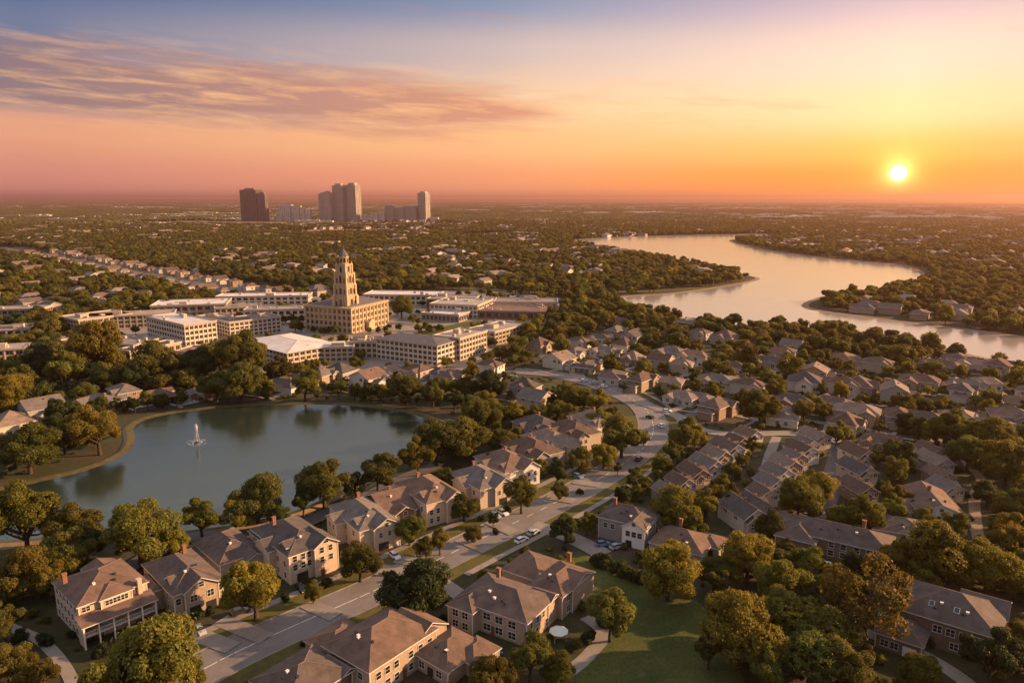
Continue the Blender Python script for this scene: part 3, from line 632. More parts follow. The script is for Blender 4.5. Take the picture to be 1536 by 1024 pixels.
house('house', 'white gable fronted house at the near end of the rightmost row', G_R, (1443, 800), (4.8, -7), -12,
      [(-4.8, 4.8, -7, 8, 5.8, 'gy', .52), (-7, -4.2, -5, 4, 4.4, 'gx', .4), (4, 6.6, -5, 4, 3.4, 'hip', .4)], 'wall_white', 'roof_brown',
      [(0, 'f', (.3, .45, .72), (4.0,), 1.1, 1.2), (0, 'f', (.5,), (6.6,), .9, .8), (2, 'f', (.5,), (1.8,), 1.6, 1.3)], [('garage_door', 1, 'f', .5, 0, 2, 2.2, 'dark')], chimney=(0, 2, 9))
def h4x(t, bl):
    rail_porch(t, -10.6, -7.2, -6.2, 3.2, 6, 3)
    b = bl[0]; sl_ = math.atan(b[6]); ro = [c for c in t.children if c.name.startswith('roof')][0]
    skylights(ro, [(x * S, b[2] + 3.2, b[4] + (3.2 + .5) * b[6] + .2, (sl_, 0, 0)) for x in (-2.5, 1.0)])
    f = MB(); f.box(-10.8, -7, -6.4, -3, 3.0, 3.2); link('balcony', f.mesh('balcony', M['white']), t)
house('large_house', 'big dark roofed two storey house with skylights, lower right corner', G_R, (1492, 1000), (7.5, -5.5), -38,
      [(-7.5, 7.5, -5.5, 7, 6.4, 'hip', .6), (-12, -6, -3, 5, 6.0, 'hip', .5), (-9.5, -2.5, -11.5, -4, 3.4, 'hip', .6), (1, 7.9, 2, 9, 6.4, 'gx', .6)], 'wall_brown', 'roof_dark',
      [(0, 'f', (.42, .55, .68, .82), (4.5,), 1.3, 1.4), (0, 'f', (.6, .8), (1.6,), 1.2, 1.3), (2, 'f', (.2, .42), (1.6,), 1.2, 1.3), (0, 'r', (.15, .4, .7), (1.7, 4.5), 1.0, 1.4), (1, 'f', (.3, .7), (4.3,), 1.2, 1.4)],
      [('garage_door', 2, 'f', .75, 0, 2.6, 2.3, 'white')], extra=h4x, vents=4)
# ------------------------------------------------------------------ proto houses for the middle distance
def proto_house(kind):
    bl = {0: [(-7, 7, -4.5, 5, 3.9, 'hip', .52), (-5.5, -.5, -7, 0, 3.8, 'gy', .65), (2, 7, 1, 8, 3.6, 'hip', .5)],
          1: [(-6.5, 6.5, -4.5, 4.5, 5.4, 'hip', .55), (.5, 5.5, -6, 0, 5.2, 'gy', .7), (-9, -5.5, -3, 3, 3.6, 'hip', .45)],
          2: [(-5.5, 5.5, -6, 6, 5.2, 'gy', .6), (4.5, 8.5, -4, 3, 3.4, 'gx', .45)],
          3: [(-8, 8, -4, 4, 3.6, 'hip', .5), (-8, -3, -6, 6, 3.6, 'gy', .55), (3, 8, -6.5, 2, 3.6, 'hip', .55)],
          4: [(-6, 6, -5.5, 5.5, 4.6, 'hip', .75), (-3, 3, -7, 0, 4.4, 'gy', .8)],
          5: [(-3.9, 3.9, -5.6, 5.6, 5.4, 'gy', .75), (-3.2, .4, -6.4, -1, 4.6, 'gy', .9), (1, 4.6, -3, 3, 4.8, 'gx', .7)]}[kind]
    bl = [tuple(q * S * .8 for q in b[:4]) + (b[4] * .95, b[5], b[6] * .85) for b in bl]
    t = thing('house', 'x', 'house', (0, 0, 0)); w = MB(); r = MB()
    for b in bl: wall_block(w, *b[:4], b[4], b[5], b[6]); roof_block(r, *b)
    link('wall', w.mesh('wall', M['wall_mix']), t); ro = link('roof', r.mesh('roof', [M['roof'], M['trim'], M['ridge']]), t)
    b = bl[0]; zs = (1.7,) if b[4] < 4.7 else (1.6, 4.1)
    windows(t, b, 'f', (.62, .85), zs[-1:], 1.3, 1.3, False); windows(t, b, 'r', (.3, .7), zs[-1:], 1.2, 1.2, False); windows(t, b, 'l', (.3, .7), zs[-1:], 1.2, 1.2, False)
    windows(t, bl[1], 'f', (.5,), (max(1.7, bl[1][4] - 1.4),), 1.3, 1.3, False)
    panel('garage_door', t, bl[-1] if kind != 5 else b, 'f', .5 if kind != 5 else .75, 0, 2.6, 2.2, M['garage'])
    k = MB(); k.box(-.4, .4, -.4, .4, -1.5, .7); link('chimney', k.mesh('chimney', M['wall_brick']), ro, (1.5, 1, b[4] + 2.2))
    return t
PH = [proto_house(k) for k in range(6)]
used = [False] * 6; DRV = []
def put_house(k, loc, rz, label, group, s=1.0):
    ux, uy = R.uniform(.86, 1.16), R.uniform(.86, 1.16)
    if k == 5: ux = 1
    if not used[k]:
        used[k] = True; o = PH[k]; o.location = loc; o.rotation_euler = (0, 0, rz); o.scale = (s * ux, s * uy, s); o['label'] = label; o['group'] = group
    else: o = dup(PH[k], loc, rz, (s * ux, s * uy, s), label, group)
    HOUSES.append((Vector((loc[0], loc[1], 0)), 8.0 * s, 4.5))
    if k != 5: DRV.append((loc[0], loc[1], rz, s))
    return o
bands = [
 ('houses nearest the river, right half', 'band closest to the river', [(920, 487), (1030, 488), (1049, 508), (1088, 515), (1187, 528), (1267, 545), (1315, 556), (1411, 556), (1438, 545), (1467, 553), (1496, 560)]),
 ('houses at the top of the subdivision', 'cluster right of the campus trees', [(809, 526), (839, 550), (868, 522), (865, 535), (898, 514), (924, 506), (910, 533), (936, 526), (949, 514), (881, 556)]),
 ('houses above the road bend', 'row just above the road bend', [(920, 572), (962, 582), (998, 580), (1022, 604), (1044, 604), (1075, 622)]),
 ('houses in the upper middle of the subdivision', 'second row above the bend', [(949, 546), (991, 550), (1022, 557), (1007, 536), (1040, 540), (1098, 558), (1155, 550), (1172, 538), (1206, 583), (1221, 568)]),
 ('houses in the middle of the subdivision', 'row level with the large round oak', [(1074, 580), (1121, 590), (1191, 612), (1250, 613), (1262, 588), (1286, 588), (1176, 632)]),
 ('houses in the right of the subdivision', 'right edge rows below the river', [(1340, 598), (1378, 580), (1442, 598), (1450, 586), (1479, 582), (1520, 612), (1545, 600)]),
 ('pale houses behind the dark tree mass', 'row above the dark trees', [(1284, 632), (1347, 637), (1388, 646), (1445, 640), (1488, 650), (1513, 640), (1318, 672), (1268, 645)]),
 ('houses on the far shore of the lake', 'row along the far lake shore', [(18, 648), (64, 625), (152, 612), (187, 600), (248, 600), (309, 596), (430, 585), (485, 574), (510, 567), (553, 578)]),
 ('houses between the lake trees and the campus', 'row below the cream apartment block', [(590, 565), (627, 568), (650, 566), (677, 572), (724, 580), (788, 590), (804, 610), (735, 560)])]
ORD = ['first', 'second', 'third', 'fourth', 'fifth', 'sixth', 'seventh', 'eighth', 'ninth', 'tenth', 'eleventh', 'twelfth', 'thirteenth', 'fourteenth', 'fifteenth', 'sixteenth', 'seventeenth', 'eighteenth', 'nineteenth', 'twentieth']
KN = ['gabled hip roofed house', 'two storey house', 'broad gabled house', 'long low house', 'steep roofed house', 'narrow house']
hk = 0
for grp, where, pts in bands:
    for i, p in enumerate(sorted(pts)):
        k = [0, 3, 1, 4, 2, 0, 1, 3][hk % 8]; hk += 1
        if p == (1284, 632) or p == (1388, 646): k = 1
        rz = D(-33 + R.uniform(-12, 12)) + (PI / 2 if R.random() < .3 else 0)
        put_house(k, at(*p), rz, '%s, %s from left in the %s' % (KN[k], ORD[i], where), grp, R.uniform(.92, 1.12))
# attached rows (staggered townhouses)
for rn, (a, b, n, grp) in enumerate([((1000, 752), (1120, 664), 8, 'row of townhouses nearest the main road'), ((1112, 786), (1218, 668), 10, 'second row of townhouses from the main road'), ((1286, 748), (1284, 694), 3, 'short middle row of townhouses right of the lane'), ((1414, 745), (1394, 690), 4, 'rightmost row of townhouses')]):
    A, B = at(*a), at(*b)
    for i in range(n):
        L = A.lerp(B, i / (n - 1)); L.x += R.uniform(-.6, .6)
        s = R.uniform(.72, .88) * (1.35 if rn == 1 and i == 0 else 1)
        kq = 5
        put_house(kq, L, D([22, 18, 12, 8][rn] + R.uniform(-3, 3)), ('narrow gabled townhouse' if kq == 5 else 'hip roofed house') + ', %s from the near end of %s' % (ORD[i], ['the row nearest the road', 'the second row', 'the short middle row', 'the rightmost row'][rn]), grp, s * (1 if kq == 5 else .8))
# pale street of houses stretching away on the left
A, B = at(392, 446), at(60, 380); cnt = 0
for side in (-1, 1):
    for i in range(24):
        t = i / 23; L = A.lerp(B, t); dr = (B - A).normalized(); L = L + Vector((-dr.y, dr.x, 0)) * side * 23
        put_house([0, 3, 1, 2][(i + side) % 4], L, math.atan2(dr.y, dr.x) + (0 if side < 0 else PI) + PI, 'house %s from the near end, %s side of the long straight street' % (ORD[i] if i < 20 else ['twenty-first', 'twenty-second', 'twenty-third', 'last'][i - 20], 'far' if side < 0 else 'near'), 'houses along the straight street left of the campus', 1.15)
# ------------------------------------------------------------------ campus buildings
_cw = {}
def cwin(w, h):
    k = (w, h)
    if k not in _cw:
        m = MB(); m.box(-w / 2 - .12, w / 2 + .12, -.06, .05, -h / 2 - .12, h / 2 + .12, 0); m.box(-w / 2, w / 2, -.075, -.05, -h / 2, h / 2, 1); m.box(-.05, .05, -.1, -.06, -h / 2, h / 2, 0)
        _cw[k] = m.mesh('window', [M['frame'], M['glass']])
    return _cw[k]
def building(name, label, group, cpx, cs, th, w, d, h, floors, wall, roofm, nf, nr, kind='flat', cat='building', pent=1, nl=0):
    c = at(*cpx); a = D(th); ca, sa = math.cos(a), math.sin(a); lx, ly = cs[0] * w / 2, cs[1] * d / 2
    loc = Vector((c.x - (lx * ca - ly * sa) * S, c.y - (lx * sa + ly * ca) * S, 0)); t = thing(name, label, cat, loc, a, group, (S, S, S * .88))
    b = (-w / 2, w / 2, -d / 2, d / 2, h); m = MB(); m.box(*b[:4], 0, h, bottom=False)
    for f in range(1, floors):
        z = h * f / floors; m.box(b[0] - .12, b[1] + .12, b[2] - .12, b[3] + .12, z - .12, z + .12)
    for u in range(nf + 1):                      # shallow pilasters
        x = b[0] + w * u / nf; m.box(x - .2, x + .2, b[2] - .2, b[2] + .05, 0, h - .05)
    for u in range(nr + 1):
        y = b[2] + d * u / nr; m.box(b[1] - .05, b[1] + .2, y - .2, y + .2, 0, h - .05)
    link('wall', m.mesh('wall', M[wall]), t); r = MB()
    if kind == 'flat':
        r.box(b[0] - .5, b[1] + .5, b[2] - .5, b[3] + .5, h, h + .4, 1, 0)
        for (x0, x1, y0, y1) in ((b[0] - .5, b[1] + .5, b[2] - .5, b[2] - .1), (b[0] - .5, b[1] + .5, b[3] + .1, b[3] + .5), (b[0] - .5, b[0] - .1, b[2] - .1, b[3] + .1), (b[1] + .1, b[1] + .5, b[2] - .1, b[3] + .1)): r.box(x0, x1, y0, y1, h + .4, h + 1.0, 1)
        rq = random.Random(int(cpx[0]))
        for i in range(pent * 4):
            x, y = rq.uniform(b[0] + 3, b[1] - 3), rq.uniform(b[2] + 2, b[3] - 2); q = rq.uniform(.6, 1.6)
            if i == 0: r.box(x - q * 2, x + q * 2, y - q * 1.4, y + q * 1.4, h + .4, h + 2.6, 1, 0)
            else: r.box(x - q, x + q, y - q * .7, y + q * .7, h + .4, h + rq.uniform(1.0, 1.9), 1)
    elif kind == 'peak':
        for s in (0, 1):
            x0, x1 = (b[0] - .6, 0) if s == 0 else (0, b[1] + .6)
        roof_block(r, *b[:4], h, 'hip', .16, .8)
    else: roof_block(r, *b[:4], h, 'hip', .22, .6)
    link('roof', r.mesh('roof', [M[roofm], M['coping'], M['ridge']]), t)
    hh = h / floors; n = 0
    for f in range(floors):
        z = hh * (f + .5)
        for face, cnt in (('f', nf), ('r', nr), ('l', nl)):
            for u in range(cnt):
                if n >= 100: break
                link('window', cwin(round(min((w if face == 'f' else d) / max(cnt, 1) * .6, 2.6), 1), round(hh * .56, 1)), t, facept(b, face, (u + .5) / cnt, z, .0), FACE[face]); n += 1
    HOUSES.append((loc, max(w, d) / 2 * S, h * S)); return t
GC = 'campus buildings around the tower'
building('apartment_block', 'long cream four storey block in front of the tower hall, orange lit right side', GC, (656, 550), (1, -1), -30, 33, 17, 10.2, 4, 'creamlight', 'slate', 13, 6, 'hip')
building('apartment_block', 'tan four storey wing joined behind the long cream block', GC, (690, 541), (1, -1), -30, 14, 22, 10.8, 4, 'cream', 'flat_roof', 5, 9)
building('apartment_block', 'sprawling three storey block under a wide white peaked roof', GC, (432, 552), (1, -1), -42, 40, 26, 7.2, 3, 'cream', 'white_roof', 14, 9, 'peak')
building('apartment_block', 'white flat roofed wing running right from the peaked white roof', GC, (530, 541), (1, -1), 8, 34, 12, 6.6, 3, 'cream', 'white_roof', 14, 4)
building('office_building', 'tan link building between the white roofed wing and the long cream block', GC, (567, 537), (1, -1), 0, 13, 12, 8, 3, 'cream', 'brown_flat', 5, 4)
building('office_building', 'cream five storey office block with pale flat roof, tallest left of the tower', GC, (279, 520), (1, -1), -40, 40, 16, 11.5, 4, 'creamlight', 'white_roof', 15, 7)
building('office_building', 'cream office block with dark round topped roof beside the tallest office block', GC, (346, 508), (1, -1), -44, 15, 28, 9, 4, 'creamlight', 'slate', 5, 11)
building('office_building', 'recessed tan office joining the two cream office blocks', GC, (318, 503), (1, -1), -40, 14, 12, 9.5, 4, 'cream', 'flat_roof', 5, 4)
building('office_building', 'grey and tan three storey office with flat tan roof, left of the tallest office block', GC, (120, 500), (1, -1), -36, 22, 28, 7.5, 3, 'cream', 'flat_roof', 7, 9)
building('low_building', 'long low building with patchwork brown and pale roof in front of the office blocks', GC, (205, 531), (1, -1), -12, 42, 18, 4.4, 1, 'wall_brown', 'flat_roof', 16, 6, pent=3)
building('low_building', 'peach two storey building with grey flat roof behind the dark lakeside trees', GC, (197, 552), (1, -1), -30, 9, 24, 7.5, 2, 'wall_peach', 'slate', 3, 8)
building('low_building', 'low brown roofed hall between the peach building and the white peaked roof', GC, (318, 543), (1, -1), -18, 20, 12, 3.6, 1, 'wall_peach', 'brown_flat', 6, 3)
building('office_building', 'orange lit two storey office at the left edge, farthest back of three', GC, (66, 478), (1, -1), 12, 44, 14, 6.5, 2, 'cream', 'flat_roof', 14, 4)
building('office_building', 'pale two storey office at the left edge, middle of three', GC, (46, 509), (1, -1), 22, 30, 14, 6, 2, 'creamlight', 'slate', 9, 4)
building('office_building', 'peach two storey office at the left edge, nearest of three', GC, (38, 540), (1, -1), 22, 26, 12, 5.6, 2, 'wall_peach', 'flat_roof', 7, 4)
building('office_building', 'long tan office running behind the tallest office block', GC, (262, 488), (1, -1), 20, 44, 14, 7.5, 3, 'cream', 'flat_roof', 14, 4)
building('office_building', 'wide white roofed hall behind the cream office blocks', GC, (340, 474), (1, -1), 14, 42, 26, 8, 2, 'cream', 'white_roof', 10, 5, pent=2)
building('office_building', 'thin peach office right of the wide white roofed hall', GC, (392, 474), (1, -1), 20, 26, 12, 6.5, 2, 'wall_peach', 'flat_roof', 8, 3)
building('office_building', 'peach terraced office left of the tower hall', GC, (458, 480), (1, -1), 10, 34, 14, 7, 2, 'creamlight', 'flat_roof', 9, 3)
building('office_building', 'row of low pale offices behind the tower hall on its left', GC, (462, 456), (1, -1), 6, 60, 18, 6, 2, 'creamlight', 'white_roof', 14, 3, pent=2)
building('office_building', 'pale glass sided hall with white roof behind and right of the tower', GC, (655, 458), (1, -1), -6, 50, 22, 7, 2, 'creamlight', 'white_roof', 14, 4)
building('office_building', 'brown low office right of the pale glass sided hall', GC, (708, 463), (1, -1), -10, 30, 20, 6, 2, 'wall_brown', 'flat_roof', 8, 4)
building('apartment_block', 'white three storey block right of the tower with lit right wing', GC, (716, 478), (1, -1), -16, 30, 30, 8.4, 3, 'creamlight', 'flat_roof', 11, 9)
building('low_building', 'low glass fronted hall in front of the white three storey block', GC, (688, 484), (1, -1), -22, 24, 16, 4.5, 1, 'wall_grey', 'white_roof', 9, 5)
building('low_building', 'wide brown roofed low hall at the right end of the campus', GC, (822, 480), (1, -1), -8, 58, 22, 5.2, 1, 'wall_brick', 'brown_flat', 14, 5, pent=3)
building('low_building', 'tan low hall behind the brown roofed hall', GC, (835, 466), (1, -1), -4, 40, 20, 5.5, 1, 'wall_peach', 'flat_roof', 10, 4)
building('apartment_block', 'tan block with grey roof between the cream block and the tree screen', GC, (742, 518), (1, -1), -34, 16, 28, 7, 3, 'cream', 'flat_roof', 5, 9)
# ---- tower hall
def tower_hall():
    c = at(528, 501); a = D(-24); w, d, h = 30.0, 34.0, 13.2; ca, sa = math.cos(a), math.sin(a); lx, ly = w / 2, -d / 2
    loc = Vector((c.x - (lx * ca - ly * sa) * S, c.y - (lx * sa + ly * ca) * S, 0))
    t = thing('tower_hall', 'sandstone hall with tall stepped tower and pointed cap, landmark of the campus', 'tower', loc, a, None, (S, S, S))
    m = MB(); b = (-w / 2, w / 2, -d / 2, d / 2, h); m.box(*b[:4], 0, h, bottom=False)
    for z in (3.4, 6.6, 9.8): m.box(b[0] - .15, b[1] + .15, b[2] - .15, b[3] + .15, z - .15, z + .15)
    for i in range(11):
        x = b[0] + w * i / 10; m.box(x - .35, x + .35, b[2] - .4, b[2] + .1, 0, h - .1); y = b[2] + d * i / 10; m.box(b[1] - .1, b[1] + .4, y - .35, y + .35, 0, h - .1)
    link('wall', m.mesh('wall', M['stone']), t)
    cr = MB(); cr.box(b[0] - .7, b[1] + .7, b[2] - .7, b[3] + .7, h, h + .5)
    for i in range(24):
        x = b[0] + w * (i + .25) / 24; cr.box(x, x + .6, b[2] - .7, b[2] - .3, h + .5, h + 1.1); y = b[2] + d * (i + .25) / 24; cr.box(b[1] + .3, b[1] + .7, y, y + .6, h + .5, h + 1.1)
    link('cornice', cr.mesh('cornice', M['stone']), t)
    r = MB(); roof_block(r, b[0] + 1, b[1] - 1, b[2] + 1, b[3] - 1, h + .55, 'hip', .3, 0); link('roof', r.mesh('roof', [M['slate'], M['stone'], M['stone']]), t)
    for f, z in enumerate((1.8, 5.0, 8.2, 11.4)):
        for i in range(10):
            link('window', cwin(1.3, 1.9), t, facept(b, 'f', (i + .5) / 10, z, .02), 0); link('window', cwin(1.3, 1.9), t, facept(b, 'r', (i + .5) / 10, z, .02), PI / 2)
    en = MB(); en.box(-2.5, 2.5, -2.2, .2, 0, 4.2); en.hexa([(-3, -2.6, 4.2), (3, -2.6, 4.2), (3, .2, 4.2), (-3, .2, 4.2)], [(-.2, -2.6, 6), (.2, -2.6, 6), (.2, .2, 6), (-.2, .2, 6)])
    link('entrance', en.mesh('entrance', M['stone']), t, facept(b, 'r', .45, 0), PI / 2)
    # tower at the front corner
    tx, ty = b[1] - 8.2, b[2] + 6.6
    tw = link('tower', None, t, (tx, ty, 0))
    s = MB()
    def stage(z0, z1, r, butt=.9):
        s.box(-r, r, -r, r, z0, z1)
        for sx in (-1, 1):
            for sy in (-1, 1):
                s.box(sx * r - butt, sx * r + butt, sy * r - butt, sy * r + butt, z0, z1 - .6)
                s.hexa([(sx * r - butt, sy * r - butt, z1 - .6), (sx * r + butt, sy * r - butt, z1 - .6), (sx * r + butt, sy * r + butt, z1 - .6), (sx * r - butt, sy * r + butt, z1 - .6)],
                       [(sx * r - .1, sy * r - .1, z1 + .9), (sx * r + .1, sy * r - .1, z1 + .9), (sx * r + .1, sy * r + .1, z1 + .9), (sx * r - .1, sy * r + .1, z1 + .9)])
        s.box(-r - .45, r + .45, -r - .45, r + .45, z1 - .5, z1)
        for q in (-1, 1): s.box(q * r * .36 - .18, q * r * .36 + .18, -r - .25, r + .25, z0, z1 - .5); s.box(-r - .25, r + .25, q * r * .36 - .18, q * r * .36 + .18, z0, z1 - .5)
    stage(0, 19.5, 4.1); stage(19.5, 25.5, 3.8, .6); stage(25.5, 31.2, 3.5, .5); stage(31.2, 36.2, 2.8, .45)
    link('shaft', s.mesh('shaft', M['stone']), tw)
    bl = MB(); bl.lathe([(2.5, 36.2), (2.5, 39.6), (2.8, 39.7), (2.8, 40.1)], 8, rot=PI / 8)
    link('belfry', bl.mesh('belfry', M['stone']), tw)
    cpm = MB(); cpm.lathe([(2.7, 40.1), (2.4, 41), (1.6, 42.1), (.9, 42.9), (.3, 44), (.12, 46), (.03, 47)], 8, rot=PI / 8); cpm.lathe([(.05, 44.4), (.34, 44.7), (.05, 45)], 8)
    link('spire', cpm.mesh('spire', M['slate']), tw)
    def arch(w_, h_):
        k = MB(); pts = [(-w_ / 2, 0), (w_ / 2, 0)] + [(w_ / 2 * math.cos(q), h_ + w_ / 2 * math.sin(q)) for q in [PI * j / 6 for j in range(7)]]
        k.hexa([(p[0], -.03, p[1]) for p in pts][::-1], [(p[0], -.1, p[1]) for p in pts][::-1])
        return k.mesh('arched_window', M['glass'])
    for (z, r, ww, h_, off) in ((13.8, 4.1, 1.6, 3.2, 0), (20.2, 3.8, 1.3, 2.8, 0), (26.2, 3.5, 1.3, 3.2, 0), (32, 2.8, 1.1, 2.4, 0), (20.2, 3.8, .8, 2.4, 2.5), (20.2, 3.8, .8, 2.4, -2.5), (26.2, 3.5, .8, 2.4, 2.3), (26.2, 3.5, .8, 2.4, -2.3), (13.8, 4.1, .9, 2.4, 2.7), (13.8, 4.1, .9, 2.4, -2.7)):
        am = arch(ww, h_)
        for q in range(4): link('arched_window', am, tw, (math.sin(q * PI / 2) * r + math.cos(q * PI / 2) * off, -math.cos(q * PI / 2) * r + math.sin(q * PI / 2) * off, z), q * PI / 2)
    am = arch(1.0, 1.8)
    for q in range(8): link('arched_window', am, tw, (math.sin(q * PI / 4) * 2.31, -math.cos(q * PI / 4) * 2.31, 36.9), q * PI / 4)
    HOUSES.append((loc, 27, 18))
tower_hall()
# ------------------------------------------------------------------ skyline
def towermat(name, a, b_, sx, sz):
    m, nt, b = mat(name); tc = N(nt, 'ShaderNodeTexCoord'); mp = N(nt, 'ShaderNodeMapping'); nt.links.new(tc.outputs['Object'], mp.inputs[0])
    w = N(nt, 'ShaderNodeTexWave', wave_type='BANDS', bands_direction='Z'); w.inputs['Scale'].default_value = sz; nt.links.new(mp.outputs[0], w.inputs[0])
    n = noise(nt, .05, 3, .6, vec=mp.outputs[0]); c = ramp(nt, w.outputs[1], [(.35, a), (.65, b_)])
    nt.links.new(mixc(nt, 1, c, ramp(nt, n.outputs[0], [(.3, (.8,) * 3), (.7, (1.2,) * 3)]), 'MULTIPLY'), b.inputs['Base Color']); b.inputs['Roughness'].default_value = .35; return m
TM = {'dark': towermat('glass_facade_dark', (.09, .08, .09), (.18, .155, .16), 1, .09), 'grey': towermat('concrete_facade', (.22, .2, .2), (.5, .46, .43), 1, .09), 'pale': towermat('pale_facade', (.5, .47, .43), (.78, .73, .68), 1, .09)}
M['fin'] = simple('facade_fin', (.34, .3, .27), (.44, .4, .36), .05, .6); M['findark'] = simple('facade_fin_dark', (.13, .11, .11), (.18, .15, .15), .05, .6)
GS = 'high rise towers on the horizon'
def skyt(label, x0, x1, top, m, th=-20, fins=7, crown=True, base=332.0, dep=.7, name='skyscraper', back=0):
    A, B = at(x0, base), at(x1, base); w = (B.x - A.x) / (math.cos(D(th)) + dep * abs(math.sin(D(th)))); k = F / (A.y * cp); h = (base - top) / k * 1.01
    t = thing(name, label, 'skyscraper' if h > 60 else 'building', ((A.x + B.x) / 2, A.y + w * dep / 2 + back, 0), D(th), GS)
    d = w * dep; b = MB(); b.box(-w / 2, w / 2, -d / 2, d / 2, 0, h * .97, bottom=False); link('body', b.mesh('body', TM[m]), t)
    f = MB(); q = w * .018
    for i in range(fins + 1):
        x = -w / 2 + w * i / fins; f.box(x - q, x + q, -d / 2 - q * 1.5, -d / 2 + .1, 0, h * .985)
    nf = max(2, int(fins * dep))
    for i in range(nf + 1):
        y = -d / 2 + d * i / nf; f.box(w / 2 - .1, w / 2 + q * 1.5, y - q, y + q, 0, h * .985); f.box(-w / 2 - q * 1.5, -w / 2 + .1, y - q, y + q, 0, h * .985)
    link('fins', f.mesh('fins', M['findark' if m == 'dark' else 'fin']), t)
    if crown:
        c = MB(); c.box(-w * .3, w * .3, -d * .3, d * .3, h * .97, h * 1.03); c.box(-w * .36, w * .36, -d * .36, d * .36, h * .97, h * 1.0); c.tube((w * .1, 0, h * 1.03), (w * .1, 0, h * 1.06), 1, .5, 5); link('crown', c.mesh('crown', M['findark' if m == 'dark' else 'fin']), t)
    return t
skyt('dark broad glass tower, leftmost on the horizon', 362, 391, 285, 'dark', -12, 9)
skyt('dark lower shoulder tower joined right of the leftmost dark tower', 389, 403, 291, 'dark', -12, 4, back=-12)
for x0, x1, tp, lb in ((414, 424, 319, 'small white block, leftmost of the white mid rise cluster'), (419, 438, 307, 'tall white slab in the white mid rise cluster'), (436, 451, 308.5, 'white slab with flat top, middle of the white cluster'), (449, 458, 311, 'tan slab right of the middle white slab'), (456, 467, 314, 'low white block with brown top, right end of the white cluster')):
    skyt(lb, x0, x1, tp, 'pale', -8, 6, False, name='mid_rise_block')
skyt('grey tower, left and lowest of the central tower group', 479, 492, 291, 'grey', -18, 5)
skyt('slim grey tower second in the central tower group', 488, 500, 289, 'grey', -18, 4, back=-20)
skyt('tall grey tower third in the central tower group', 500, 519, 278.5, 'grey', -18, 6)
skyt('tallest tower, right end of the central group with sunlit side', 519, 541, 277.5, 'grey', -26, 7)
for x0, x1, tp, lb in ((542, 549, 321, 'low pale block at the foot of the tallest tower'), (549, 558, 324, 'low cream block right of the tallest tower'), (556, 568, 319.5, 'pale boxy block midway between the tallest tower and the slab row'), (568, 578, 317, 'dim tan block just left of the slab row')):
    skyt(lb, x0, x1, tp, 'pale', -8, 4, False, name='low_block')
skyt('grey slab, leftmost of the row of three slabs', 578, 592, 309, 'grey', -10, 5, True)
skyt('pale grey slab, middle of the row of three slabs', 592, 607, 311, 'grey', -10, 5, False)
skyt('brown grey slab, right of the row of three slabs', 606, 626, 308.5, 'grey', -10, 6, False)
skyt('slender sunlit tower standing alone right of the slab row', 627, 645, 289.5, 'grey', -34, 5)
skyt('low white block right of the slender sunlit tower', 645, 658, 326, 'pale', -8, 4, False, name='low_block')
# ------------------------------------------------------------------ trees
def crown_arrays(rng, lobes, nleaf, ls, flat=.78, zc=1.12, spread=.62, lr=(.3, .5)):
    P = []
    for i in range(lobes):
        t = rng.uniform(0, 2 * PI); ph = math.acos(rng.uniform(-.75, 1)); rr = spread * rng.uniform(.6, 1.22)
        P.append((math.sin(ph) * math.cos(t) * rr, math.sin(ph) * math.sin(t) * rr, math.cos(ph) * rr * flat, rng.uniform(*lr)))
    P.append((0, 0, 0, .5)); P = np.array(P); c = P[:, :3]; r = P[:, 3]
    pts = []; nor = []
    while len(pts) < nleaf:
        n = 4000; k = rng.integers(0, len(P), n); u = rng.normal(size=(n, 3)); u /= np.linalg.norm(u, axis=1)[:, None]
        rad = r[k] * (rng.uniform(.78, 1.08, n) + rng.exponential(.07, n)); q = c[k] + u * rad[:, None] * np.array([1, 1, .85])
        d = np.linalg.norm(q[:, None, :] - c[None], axis=2) / r[None]
        ok = (d.min(axis=1) > .74) & (rng.random(n) < np.where(u[:, 2] < -.3, .6, 1))
        nz = np.sin(q[:, 0] * 9 + q[:, 1] * 7) * np.sin(q[:, 1] * 11 - q[:, 2] * 8) * np.sin(q[:, 2] * 10 + q[:, 0] * 6)
        ok &= rng.random(n) < np.clip(.7 + nz * 1.6, .06, 1)
        pts += list(q[ok]); nor += list(u[ok])
    q = np.array(pts[:nleaf]); u = np.array(nor[:nleaf])
    mx = np.abs(q[:, :2]).max(); q /= mx; c = c / mx; r = r / mx; q[:, 2] += zc; c[:, 2] += zc
    nrm = u + rng.normal(size=u.shape) * .6; nrm /= np.linalg.norm(nrm, axis=1)[:, None]
    tg = np.cross(nrm, rng.normal(size=u.shape)); tg /= np.linalg.norm(tg, axis=1)[:, None]; bt = np.cross(nrm, tg)
    s = ls * rng.uniform(.6, 1.25, len(q))[:, None]; a = tg * s; b = bt * s * .75
    V = np.stack([q - a, q - b * .9, q + a, q + b], axis=1).reshape(-1, 3)
    return V, c, r
def ico(c, r, rng, sub=1):
    bm = bmesh.new(); bmesh.ops.create_icosphere(bm, subdivisions=sub, radius=1)
    v = np.array([x.co[:] for x in bm.verts]); f = [[x.index for x in g.verts] for g in bm.faces]; bm.free()
    v = v * (r * (1 + rng.uniform(-.14, .14, (len(v), 1)))) * np.array([1, 1, .85]) + c; return v, f
